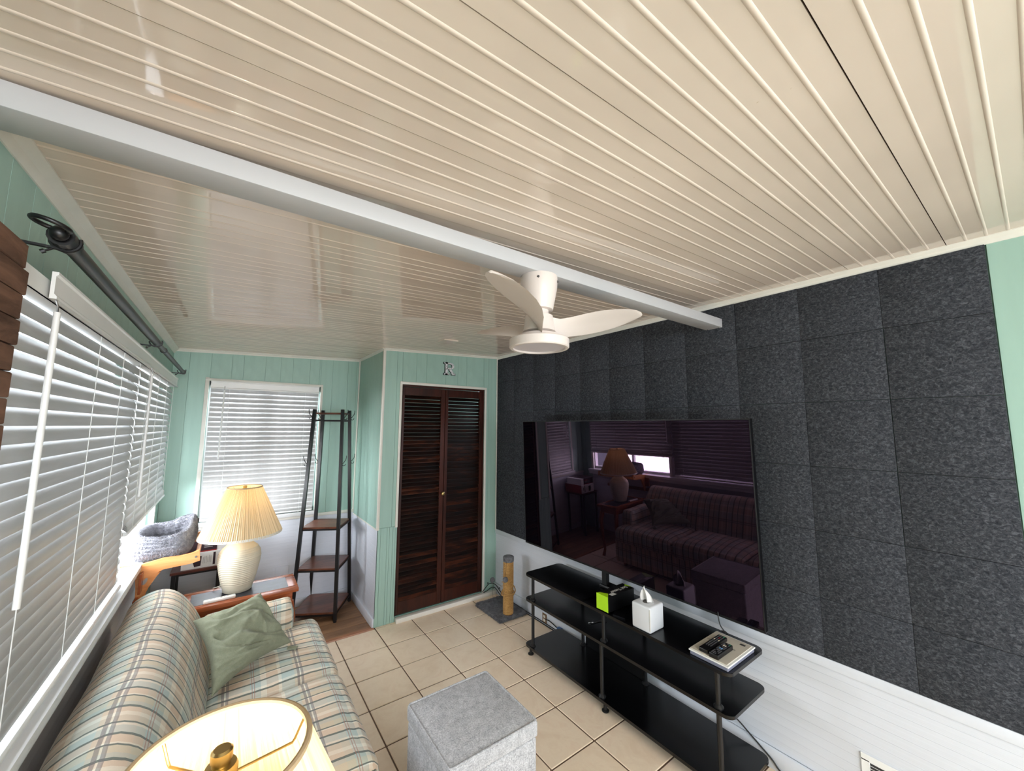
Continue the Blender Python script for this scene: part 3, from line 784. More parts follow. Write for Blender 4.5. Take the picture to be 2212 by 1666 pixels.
part('bezel', MB().box((-tw, -.002, -th), (tw, .0014, -th+.011), TM).box((-tw, -.002, th-.005), (tw, .0014, th), TM).box((-tw, -.002, -th), (-tw+.005, .0014, th), TM).box((tw-.005, -.002, -th), (tw, .0014, th), TM), m_black, tv)
part('stand_pole', MB().rbox((-.158, -1.572, .571), (-.128, -1.528, .95), .004, 1), m_black, tv)
part('stand_base', MB().prism([(-.40, -1.515), (-.40, -1.585), (-.17, -1.615), (-.17, -1.70), (-.40, -1.82), (-.385, -1.895), (-.09, -1.70), (-.075, -1.49), (-.17, -1.49)], .5705, .5775, 'z'), m_blackgloss, tv)
part('pole_foot', MB().rbox((-.17, -1.655, .5775), (-.09, -1.515, .60), .008, 2), m_black, tv)

# ------------------------------------------------------------------ media console
mc = thing('media_console', (-.235, -1.74, 0), 'black three tier open media console with round posts under the television', 'media console')
CX0, CX1, CY0, CY1 = -.415, -.055, -2.475, -1.005
def rshelf(z):
    r = .035; pts = []
    for cx, cy, a0 in ((CX1-r, CY1-r, 0), (CX0+r, CY1-r, 90), (CX0+r, CY0+r, 180), (CX1-r, CY0+r, 270)):
        pts += [(cx + r*math.cos(math.radians(a0+k*15)), cy + r*math.sin(math.radians(a0+k*15))) for k in range(7)]
    mb = MB(); mb.prism(pts, z-.016, z, 'z')
    bmesh.ops.bevel(mb.bm, geom=[e for e in mb.bm.edges if abs(e.verts[0].co.z-e.verts[1].co.z) < 1e-6], offset=.0018, segments=1, affect='EDGES')
    part('shelf', mb, m_blackgloss, mc)
for z in (.08, .395, .570): rshelf(z)
def post(x, y, z0, z1):
    p = part('post', MB().tube([(x, y, z0), (x, y, z1)], .0115, 14), m_black, mc, True)
    part('post_flange', MB().lathe([(.022, 0), (.022, .004), (.014, .012), (.012, .014)], (x, y), 16, z0), m_black, p, True)
for y in (-1.075, -1.72, -2.405):
    post(-.388, y, .08, .379); post(-.388, y - (.02 if y < -1.5 and y > -2 else 0), .395, .554)
    part('foot', MB().lathe([(.020, 0), (.021, .006), (.011, .012), (.010, .064)], (-.375, y+.04 if y > -1.5 else y-.01), 16, 0), m_rubber, mc, True)
    part('foot', MB().lathe([(.020, 0), (.021, .006), (.011, .012), (.010, .064)], (-.09, y), 16, 0), m_rubber, mc, True)
for y in (-1.276, -1.80): post(-.082, y, .08, .379)
for y in (-1.276, -1.80): post(-.082, y, .395, .554)
part('back_panel', MB().rbox((-.074, -1.79, .0805), (-.062, -1.292, .3785), .002, 1), m_blackgloss, mc)

# soil tester box
sb = thing('soil_tester_box', (-.295, -1.752, .5785), 'long black product box with a lime green end on the top shelf', 'box')
SB0, SB1 = (-.415, -1.800, .5785), (-.172, -1.712, .664)
part('carton', MB().rbox(SB0, SB1, .001, 1), m_blackcard, sb)
part('green_end', MB().box((-.4158, -1.7995, .579), (-.4149, -1.7125, .6638)), m_lime, sb, label='lime green end panel')
part('green_flap', MB().prism([(-.4155, -1.8), (-.4155, -1.712), (-.395, -1.722), (-.372, -1.765)], .6638, .6646, 'z'), m_lime, sb, label='lime green top corner')
part('green_corner', MB().prism([(-.173, -1.78), (-.173, -1.735), (-.190, -1.74)], .6638, .6645, 'z'), m_lime, sb)
part('label', MB().box((-.375, -1.797, .6638), (-.335, -1.772, .6646)), m_ink, sb, label='small pale label')
Mtxt = Matrix(((-1, 0, 0, -.195), (0, -1, 0, -1.752), (0, 0, 1, .6641), (0, 0, 0, 1)))
lettering('Soil Tester', .034, m_ink, Mtxt, sb)

# tissue box
tb = thing('tissue_box', (-.345, -2.015, .570), 'white leather-look cube tissue box with a tissue pulled up', 'tissue box')
part('cover', MB().rbox((-.408, -2.074, .5705), (-.282, -1.958, .703), .010, 3), m_tissuebox, tb, 35)
part('seam', MB().bar((-.4075, -2.0735, .585), (-.4075, -2.0735, .692), .003, .003), m_trim, tb)
part('slot', MB().prism([(-.345+.030*math.cos(2*PI*k/20), -2.016+.022*math.sin(2*PI*k/20)) for k in range(20)], .7028, .7036, 'z'), m_darkink, tb)
mb = MB()
def tis(u, v):
    a = (u-.5)*2; w = .036*(1-v**2.2)**.7 + .005
    return Vector((-.345 + .013*math.sin(a*6+v)*(1-v*.5) - .012*v, -2.014 + w*a + .010*v, .7035 + .078*v*(1 - .30*abs(a)**1.4) + .003*math.sin(a*7)*v))
mb.grid(tis, 16, 8)
part('tissue', mb, m_tissue, tb, True, recalc=False)

# booklets and remotes
bk = thing('white_manual', (-.27, -2.37, .570), 'thick white manual lying flat at the right end of the top shelf', 'booklet')
part('pages', MB().rbox((-.398, -2.460, .5705), (-.132, -2.284, .588), .002, 1), plain('page_shade_grey', (128, 130, 148), .4, .03), bk)  # shade and shelf reflection below the cover put into the grey-blue page colour
part('cover', MB().rbox((-.402, -2.464, .588), (-.128, -2.280, .5945), .001, 1), m_plastic, bk)
bk2 = thing('receiver_leaflet', (-.27, -2.37, .5945), 'beige printed leaflet under the two black remotes', 'leaflet')
part('sheet', MB().rbox((-.396, -2.455, .5946), (-.140, -2.283, .5985), .0008, 1), m_papercover, bk2)
Mt = Matrix(((0, 1, 0, -.251), (-1, 0, 0, -2.290), (0, 0, 1, .5986), (0, 0, 0, 1)))
lettering('AV', .0125, m_darkink, Mt, bk2); lettering('RECEIVER', .0125, m_darkink, Matrix.Translation((0, -.082, 0)) @ Mt, bk2)
part('printed_code', MB().box((-.176, -2.436, .5985), (-.160, -2.412, .5989)), m_darkink, bk2)
def remote(name, lo, hi, label, rows, cols, pal, m=m_black, btn=.0052):
    t = thing(name, ((lo[0]+hi[0])/2, (lo[1]+hi[1])/2, lo[2]), label, 'remote control')
    part('remote_body', MB().rbox(lo, hi, .004, 2), m, t, 35)
    me = {}
    for i in range(rows):
        for j in range(cols):
            mm = pal(i, j)
            if mm is None: continue
            if mm.name not in me: me[mm.name] = mesh_of(MB().rbox((-btn, -btn*.62, 0), (btn, btn*.62, .0016), .0008, 1), mm, 'button')
            L = max(hi[0]-lo[0], hi[1]-lo[1]); alongx = (hi[0]-lo[0]) > (hi[1]-lo[1])
            if alongx: p = (lo[0] + (i+1)*(hi[0]-lo[0])/(rows+1), lo[1] + (j+1)*(hi[1]-lo[1])/(cols+1), hi[2]-.0003)
            else: p = (lo[0] + (j+1)*(hi[0]-lo[0])/(cols+1), lo[1] + (i+1)*(hi[1]-lo[1])/(rows+1), hi[2]-.0003)
            put('button', me[mm.name], t, p)
    return t
m_grey = plain('grey_button', (84, 84, 88), .5, .02); m_pale = plain('pale_button', (232, 218, 196), .5, .02); m_bluebtn = plain('blue_button', (120, 170, 220), .5, .02); m_redb = plain('red_button', (150, 30, 40), .5, .02); m_greenb = plain('green_button', (40, 120, 90), .5, .02)
remote('remote_control', (-.388, -2.366, .5987), (-.195, -2.323, .617), 'longer black remote with two pale buttons on the leaflet', 14, 3,
       lambda i, j: m_pale if i == 9 and j != 1 else m_redb if i == 11 and j == 1 else m_greenb if i == 13 and j == 0 else (m_grey if i > 2 else None), btn=.0048)
remote('remote_control', (-.398, -2.418, .5987), (-.252, -2.376, .621), 'shorter black remote with a blue button, nearer the shelf end', 11, 4,
       lambda i, j: m_bluebtn if i == 5 and j in (1, 2) else m_pale if i == 8 and j in (1, 2) else m_greenb if i == 10 and j == 0 else (m_grey if (i*3+j) % 4 else None), btn=.0048)
# cables
def cable(name, pts, r, m, label, sub=6):
    P_ = [Vector(p) for p in pts]; out = []
    for i in range(len(P_)-1):
        p0, p1, p2, p3 = P_[max(i-1, 0)], P_[i], P_[i+1], P_[min(i+2, len(P_)-1)]
        for k in range(sub):
            t = k/sub
            out.append(.5*((2*p1) + (p2-p0)*t + (2*p0-5*p1+4*p2-p3)*t*t + (3*p1-p0-3*p2+p3)*t**3))
    out.append(P_[-1])
    return tag(part(name, MB().tube(out, r, 7), m, None, True), label, 'cable')
cable('television_cable', [(-.165, -2.31, .72), (-.18, -2.318, .69), (-.185, -2.330, .655), (-.172, -2.345, .625), (-.12, -2.30, .60), (-.07, -2.30, .578), (-.038, -2.30, .52), (-.03, -2.28, .30), (-.03, -2.2, .04)], .0028, m_rubber, 'thin black cable dropping from the television behind the remotes')
cable('power_cord', [(-.04, -2.16, .45), (-.035, -2.25, .20), (-.02, -2.33, .13), (-.018, -2.455, .052), (-.02, -2.53, .008), (-.03, -2.8, .0045), (-.05, -3.2, .0045)], .0036, m_rubber, 'black power cord running down the white wainscot at the console end')
ad = thing('plug_lead', (-.28, -1.56, .395), 'short black lead with silver plugs on the middle shelf', 'cable')
part('lead', MB().tube([(-.20, -1.60, .4), (-.235, -1.572, .4), (-.27, -1.565, .4), (-.285, -1.562, .4)], .003, 7), m_rubber, ad, True)
part('plug', MB().tube([(-.284, -1.562, .4), (-.298, -1.557, .4)], .0042, 8).tube([(-.302, -1.553, .4), (-.316, -1.548, .4)], .0042, 8), m_silver, ad, True)
cable('coaxial_cable', [(-.165, -.018, .045), (-.13, -.02, .075), (-.09, -.022, .105), (-.045, -.024, .10), (-.020, -.05, .08), (-.0185, -.16, .035), (-.0185, -.4, .017), (-.0185, -.8, .015), (-.0185, -1.3, .014), (-.0185, -2.4, .012)], .0036, m_rubber, 'upper black cable arching from the door foot along the baseboard')
cable('coaxial_cable', [(-.158, -.030, .042), (-.12, -.032, .050), (-.08, -.033, .066), (-.040, -.035, .066), (-.026, -.06, .05), (-.0255, -.15, .018), (-.0255, -.42, .005), (-.0255, -.8, .005), (-.0255, -1.3, .005), (-.0255, -2.4, .005)], .0036, m_rubber, 'lower black cable running beside it along the floor edge')
for p, lb in (((-.10, -.016, .112), 'black cable clip left of the corner'), ((-.018, -.10, .074), 'black cable clip right of the corner')):
    c = thing('cable_clip', p, lb, 'cable clip'); part('clip_body', MB().rbox(tuple(v-.005 for v in p), tuple(v+.005 for v in p), .002, 1), m_rubber, c); part('nail', MB().tube([p, (p[0], p[1]+.012, p[2]+.002)], .0015, 6), m_silver, c)
op = thing('wall_outlet', (-.016, -.77, .05), 'tan outlet plate low on the baseboard behind the console', 'outlet')
part('plate', MB().rbox((-.018, -.80, .012), (-.0145, -.745, .088), .001, 1), m_tan, op); part('socket', MB().rbox((-.0215, -.785, .025), (-.018, -.76, .045), .001, 1).rbox((-.0215, -.785, .055), (-.018, -.76, .075), .001, 1), m_trim, op)
bp_ = thing('cable_splitter', (-.02, -.95, .03), 'blue and silver cable coupling hanging by the baseboard', 'connector')
part('blue_sleeve', MB().rbox((-.048, -1.0, .030), (-.02, -.955, .062), .005, 2), m_blue, bp_); part('coupling', MB().tube([(-.035, -1.0, .04), (-.033, -1.03, .03), (-.03, -1.06, .016)], .007, 10), m_silver, bp_, True)
part('lead', MB().tube([(-.034, -.955, .046), (-.03, -.90, .055), (-.026, -.84, .06), (-.022, -.79, .05)], .004, 7), m_rubber, bp_, True)

# floor-level vent in the right wall
vt = thing('wall_vent', (-.003, -3.0, .17), 'white louvred vent grille low in the right wainscot', 'vent')
part('vent_frame', MB().rbox((-.006, -3.20, .262), (-.0002, -2.803, .289), .002, 1).rbox((-.006, -3.20, .06), (-.0002, -2.803, .087), .002, 1).rbox((-.006, -2.832, .08), (-.0002, -2.803, .27), .002, 1).rbox((-.006, -3.20, .08), (-.0002, -3.172, .27), .002, 1), m_plastic, vt)
part('vent_back', MB().box((-.0012, -3.175, .085), (-.0003, -2.83, .265)), m_darkink, vt)
me = mesh_of(MB().rbox((-.0045, -.17, -.004), (.0045, .17, -.0025), .0004, 1), m_plastic, 'vane')
for k in range(15): put('vent_slat', me, vt, (-.005, -3.002, .095+k*.0115), (0, .6, 0))

# ------------------------------------------------------------------ cat scratching post
sp = thing('scratching_post', (-.19, -.45, 0), 'sisal wrapped cat scratching post on a grey plush base by the corner', 'scratching post')
def plush_slab(x0, x1, y0, y1, h, m, parent, name):
    mb = MB().rbox((x0, y0, 0), (x1, y1, h), .012, 3)
    bmesh.ops.subdivide_edges(mb.bm, edges=[e for e in mb.bm.edges if e.calc_length() > .1], cuts=14, use_grid_fill=True)
    for v in mb.bm.verts:
        if v.co.z > .004: v.co += Vector((random.uniform(-.002, .002), random.uniform(-.002, .002), random.uniform(-.003, .003)))
    return part(name, mb, m, parent, True)
pb = plush_slab(-.322, -.036, -.555, -.155, .032, m_plushdark, sp, 'plush_base')
px, py = -.195, -.495
part('post_core', MB().tube([(px, py, .02), (px, py, .508)], .041, 24), m_plank, sp)
mb = MB(); pts = []
for k in range(46*14+1):
    t = k/(46*14); a = 2*PI*46*t; pts.append((px+.0425*math.cos(a), py+.0425*math.sin(a), .036+.435*t))
mb.tube(pts, .0052, 5); part('rope_wrap', mb, m_sisal, sp, True)
part('post_cap', MB().lathe([(.047, -.042), (.0485, -.03), (.0485, -.005), (.044, .001), (.02, .003)], (px, py), 28, .512), m_plushdark, sp, True)
part('loose_rope', MB().tube([(px+(.056+.006*math.cos(2*a+1))*math.cos(a), py+(.056+.006*math.cos(2*a+1))*math.sin(a), .222 + .030*math.cos(a-.5) + .012*math.sin(2*a)) for a in [2*PI*k/30 for k in range(30)]], .0045, 7, True)
     .tube([(px+.052*math.cos(a), py+.052*math.sin(a), .205 + .018*math.cos(a-.9)) for a in [2*PI*k/30 for k in range(30)]], .0045, 7, True), m_sisal, sp, True)
mb = MB()
for k in range(26):
    a = random.uniform(2.4, 4.2); z = random.uniform(.22, .40); r = .046
    p = Vector((px+r*math.cos(a), py+r*math.sin(a), z)); q = p + Vector((math.cos(a)*random.uniform(.006, .022), math.sin(a)*random.uniform(.006, .02), random.uniform(-.03, .02)))
    mb.tube([p, (p+q)/2 + Vector((0, 0, .005)), q], .0009, 4)
fr = part('rope_fray', mb, m_sisal, sp); fr['kind'] = 'stuff'
bx_, by_ = -.147-.02, -.215
part('spring_wire', MB().tube([(bx_-.0, by_, .028), (bx_-.006, by_, .12), (bx_-.012, by_-.004, .205)], .0013, 6), m_silver, sp)
part('wire_ball', MB().sphere((bx_-.013, by_-.005, .222), .024, 18, 12), m_plushdark, sp, True)
hs = Vector((px-.052, py-.030, .0))
part('string', MB().tube([(px-.040, py-.028, .475), (hs.x, hs.y, .36)], .0011, 5), m_rubber, sp)
part('string_ball', MB().sphere((hs.x-.004, hs.y-.004, .335), .0235, 18, 12), m_plushdark, sp, True)

# ------------------------------------------------------------------ ottoman
ot = thing('ottoman', (-1.355, -1.852, 0), 'grey tweed cube storage ottoman with a piped lid on the tiles', 'ottoman')
OX0, OX1, OY0, OY1 = -1.561, -1.156, -2.052, -1.650
part('ottoman_body', MB().rbox((OX0+.004, OY0+.004, .012), (OX1-.004, OY1-.004, .388), .010, 3), m_ott, ot, 50)
mb = MB()
N = 18
def lidtop(u, v):
    a, b = 2*u-1, 2*v-1
    return Vector(((OX0+OX1)/2 + a*(OX1-OX0)/2*.985, (OY0+OY1)/2 + b*(OY1-OY0)/2*.985, .447 + .012*(1-a**4)*(1-b**4)))
mb.grid(lidtop, N, N); mb.rbox((OX0, OY0, .390), (OX1, OY1, .449), .009, 3)
lid = part('lid', mb, m_ott, ot, 50)
def loop(z, r=.006, ins=.004):
    q = []
    for cx, cy, a0 in ((OX1-ins-.014, OY1-ins-.014, 0), (OX0+ins+.014, OY1-ins-.014, 90), (OX0+ins+.014, OY0+ins+.014, 180), (OX1-ins-.014, OY0+ins+.014, 270)):
        q += [(cx+.014*math.cos(math.radians(a0+k*18)), cy+.014*math.sin(math.radians(a0+k*18)), z) for k in range(6)]
    return q
part('piping', MB().tube(loop(.450), .0042, 8, True), m_ott, lid, True)
for x in (OX0+.05, OX1-.05):
    for y in (OY0+.05, OY1-.05): part('foot', MB().tube([(x, y, 0), (x, y, .014)], .016, 12), m_rubber, ot)

# ------------------------------------------------------------------ sofa
so = thing('sofa', (-2.15, -1.5, 0), 'plaid upholstered sofa in beige peach and teal along the window wall', 'sofa')
SY1, SY0 = -.47, -2.52
prof = [(-2.56, .12), (-2.60, .40), (-2.625, .58), (-2.632, .67), (-2.612, .728), (-2.565, .762), (-2.50, .776), (-2.445, .755), (-2.395, .705), (-2.345, .625), (-2.305, .535), (-2.275, .46), (-2.265, .40), (-2.30, .34)]
def smooth_prof(pr, n):
    P_ = [Vector((a, 0, b)) for a, b in pr]; L = [0]
    for a, b in zip(P_, P_[1:]): L.append(L[-1] + (b-a).length)
    out = []
    for k in range(n+1):
        s = L[-1]*k/n; i = max(j for j in range(len(L)) if L[j] <= s + 1e-9); i = min(i, len(P_)-2)
        t = (s-L[i])/(L[i+1]-L[i]); p0, p1, p2, p3 = P_[max(i-1, 0)], P_[i], P_[i+1], P_[min(i+2, len(P_)-1)]
        out.append((.5*((2*p1) + (p2-p0)*t + (2*p0-5*p1+4*p2-p3)*t*t + (3*p1-p0-3*p2+p3)*t**3), s))
    return out, L[-1]
pp, LB = smooth_prof(prof, 48)
def backf(u, v):
    p, s = pp[min(int(round(v*48)), 48)]
    y = SY1-.015 - u*(SY1-SY0-.03)
    e = min(u, 1-u)*(SY1-SY0); rd = .045
    k = 0 if e > rd else (1-math.sqrt(max(0, 1-((rd-e)/rd)**2)))
    c = Vector((-2.46, 0, .48)); q = p + (c-p)*k*.16
    bulge = .018*math.sin(PI*min(1, max(0, u)))**.5*max(0, math.sin(PI*min(1, max(0, (s-.55)/.55))))
    return Vector((q.x + bulge + .003*math.sin(y*11+s*5), y + (.0 if k == 0 else 0), q.z + bulge*.25 + .003*math.sin(y*7)))
mb = MB(); g = mb.grid(backf, 90, 48, lambda u, v: (u*2.02, v*LB))
for row in (g[0], g[-1]):
    f = mb.bm.faces.new(row)
    uvl = mb.bm.loops.layers.uv.verify()
    for lp in f.loops: lp[uvl].uv = (lp.vert.co.x*1.0, lp.vert.co.z)
part('back_cushion', mb, m_plaid, so, 70)
def pad(name, x0, x1, y0, y1, z0, z1, r, crown, uvo=(0, 0), nx=26, ny=26, lum=.003):
    """rounded upholstered block, UV = metres, wraps top and sides"""
    mb = MB(); rings = []
    nx2, ny2 = nx, ny
    H = z1-z0
    def top(u, v):
        # u,v in [-.25,1.25] fold down over sides
        def fold(t, L):
            s = t*L; d = 0
            if s < 0: return 0, -s
            if s > L: return L, s-L
            return s, 0
        X, dx = fold(u, x1-x0); Y, dy = fold(v, y1-y0)
        drop = min(H, math.hypot(dx, dy)*1.0 if (dx > 0) != (dy > 0) else max(dx, dy))
        a, b = 2*X/(x1-x0)-1, 2*Y/(y1-y0)-1
        z = z1 + crown*(1-abs(a)**3)*(1-abs(b)**3) - drop
        return Vector((x0+X, y0+Y, z)), drop
    eu = H/(x1-x0); ev = H/(y1-y0)
    us = [-eu + eu*k/5 for k in range(5)] + [k/nx for k in range(nx+1)] + [1+eu*(k+1)/5 for k in range(5)]
    vs = [-ev + ev*k/5 for k in range(5)] + [k/ny for k in range(ny+1)] + [1+ev*(k+1)/5 for k in range(5)]
    vv = [[None]*len(vs) for _ in us]
    for i, u in enumerate(us):
        for j, v in enumerate(vs):
            p, dr = top(u, v)
            cx, cy = min(max(p.x, x0+r), x1-r), min(max(p.y, y0+r), y1-r)
            d = Vector((p.x-cx, p.y-cy, 0)); zz = max(0, p.z-(z1-r)) if dr <= r+1e-6 or True else 0
            if d.length > 1e-6:
                q = Vector((d.x, d.y, min(zz, r)))
                if p.z > z1-r:
                    q = q.normalized()*r; p = Vector((cx+q.x, cy+q.y, z1-r+q.z))
                else:
                    q = d.normalized()*r; p = Vector((cx+q.x, cy+q.y, p.z))
            side = min(1, dr/H*1.0); pb_ = .008*math.sin(PI*side)
            p += Vector((pb_*(1 if u > 1 else -1 if u < 0 else 0), pb_*(1 if v > 1 else -1 if v < 0 else 0), 0))
            p.z += lum*math.sin(p.x*17+p.y*9)*(dr == 0)
            vv[i][j] = mb.bm.verts.new(p)
    uvl = mb.bm.loops.layers.uv.verify()
    for i in range(len(us)-1):
        for j in range(len(vs)-1):
            try: f = mb.bm.faces.new((vv[i][j], vv[i+1][j], vv[i+1][j+1], vv[i][j+1]))
            except ValueError: continue
            for lp, (a, b) in zip(f.loops, ((i, j), (i+1, j), (i+1, j+1), (i, j+1))):
                lp[uvl].uv = (uvo[0] + vs[b]*(y1-y0), uvo[1] + us[a]*(x1-x0))
    bmesh.ops.remove_doubles(mb.bm, verts=mb.bm.verts[:], dist=.0004)
    mb.box((x0+.02, y0+.02, z0), (x1-.02, y1-.02, z0+.01))
    return part(name, mb, m_plaid, so, 60)
ys = [-.475, -1.158, -1.835, -2.515]
for k in range(3):
    pad('seat_cushion', -2.29, -1.728, ys[k+1]+.004, ys[k]-.004, .27, .425, .045, .022, (.11*k, .05))
pad('arm', -2.32, -1.878, -.615, -.480, .30, .588, .035, .008, (.3, .2), 20, 12)
pad('arm', -2.32, -1.878, -2.520, -2.400, .30, .588, .035, .008, (.1, .2), 20, 12)
fr_ = MB()
def skirt(u, v): return Vector((-1.745, SY1 - u*(SY1-SY0), .05 + v*.235))
fr_.grid(skirt, 40, 4, lambda u, v: (u*2.0, v*.23))
fr_.box((-2.55, SY0, .05), (-1.75, SY1, .285))
part('base_frame', fr_, m_plaid, so, recalc=False)
for x in (-1.80, -2.50):
    for y in (SY1-.08, SY0+.08): part('leg', MB().tube([(x, y, 0), (x, y, .055)], [.018, .024], 10), m_cherry, so)

# sage pillow
pw = thing('throw_pillow', (-2.16, -.86, .45), 'crumpled sage green throw pillow leaning in the sofa corner', 'pillow')
cL, cT, cR, cB = Vector((-2.350, -.775, .672)), Vector((-2.058, -.655, .700)), Vector((-1.912, -.845, .468)), Vector((-2.250, -1.125, .462))
nrm = (cR-cL).cross(cT-cB).normalized()
if nrm.y > 0: nrm = -nrm
import mathutils.noise as mn
def pil(side):
    def f(u, v):
        a, b = 2*u-1, 2*v-1
        p = cL*(1-u)*(1-v) + cT*(1-u)*v + cB*u*(1-v) + cR*u*v
        c = (cL+cT+cR+cB)/4
        pull = .17*((1-a*a)*abs(b)**3 + (1-b*b)*abs(a)**3)      # edges drawn in, corners left as ears
        p = p + (c-p)*pull
        th = .075*((1-a*a)*(1-b*b))**.42
        q = Vector((p.x*1.0, p.y, p.z))
        wa = a*.85 - b*.5 + .35*mn.noise(Vector((a*1.3, b*1.3, 7))); wb = a*.5 + b*.85
        def ridge(x, y, f, z): return (1-abs(mn.noise(Vector((x*f, y*f*.38, z))))*2.4)
        w = .020*ridge(wa, wb, 2.6, 1.7) + .013*ridge(wa*.9+wb*.25, wb, 5.0, 4.4) + .010*mn.noise(Vector((wa*3, wb*1.4, 2))) + .003*mn.noise(Vector((a*9, b*9, 9)))
        w -= .030*math.exp(-((a+.05)**2*40 + (b+.62)**2*14)) + .020*math.exp(-((a-.1-.4*b)**2*60))*(b < .4)
        e = ((1-a*a)*(1-b*b))**.3
        return p + nrm*((th if side > 0 else -th*.55) + (w*e if side > 0 else 0))
    return f
mb = MB(); mb.grid(pil(1), 84, 84); mb.grid(pil(-1), 84, 84); bmesh.ops.remove_doubles(mb.bm, verts=mb.bm.verts[:], dist=.0006)
part('pillow_cover', mb, m_sage, pw, 80)
part('pillow_tag', MB().poly([cR + Vector((-.01, -.002, .0)), cR + Vector((.035, -.03, -.012)), cR + Vector((.02, -.055, -.014)), cR + Vector((-.02, -.03, -.004))], [(0, 1, 2, 3)]) and MB().prism([(cR.x-.015, cR.y-.005), (cR.x+.03, cR.y-.03), (cR.x+.016, cR.y-.056), (cR.x-.024, cR.y-.028)], .449, .455, 'z'), m_sage, pw)

# ------------------------------------------------------------------ end tables
def end_table(cx, cy, label):
    t = thing('end_table', (cx, cy, 0), label, 'end table', 'dark inset end tables')
    hx, hy, z = .3035, .1475, .61
    fr = MB()
    for a, b in (((-hx, -hy), (hx, -hy+.05)), ((-hx, hy-.05), (hx, hy)), ((-hx, -hy+.05), (-hx+.055, hy-.05)), ((hx-.055, -hy+.05), (hx, hy-.05))):
        fr.rbox((cx+a[0], cy+a[1], z-.026), (cx+b[0], cy+b[1], z), .004, 2)
    part('table_top', fr, m_cherry, t, 35)
    part('inset', MB().box((cx-hx+.054, cy-hy+.049, z-.022), (cx+hx-.054, cy+hy-.049, z-.0012)), m_slateinset, t, label='dark slate look inset')
    part('apron', MB().rbox((cx-hx+.03, cy-hy+.03, z-.095), (cx+hx-.03, cy+hy-.03, z-.027), .004, 1), m_cherry, t)
    for sx in (-1, 1):
        for sy in (-1, 1):
            x, y = cx+sx*(hx-.045), cy+sy*(hy-.045)
            part('leg', MB().tube([(x, y, z-.09), (x+sx*.016, y+sy*.008, .42), (x+sx*.006, y+sy*.003, .22), (x-sx*.008, y-sy*.004, .08), (x+sx*.010, y+sy*.006, 0)], [.026, .024, .017, .014, .019], 12), m_cherry, t, True)
    return t
T1 = end_table(-2.1365, -.3005, 'cherry end table with a dark inset top beyond the sofa arm')
T2 = copy_tree(T1); T2.location = (-2.20, -2.745, 0); T2['label'] = 'cherry end table under the near lamp at the close end of the sofa'

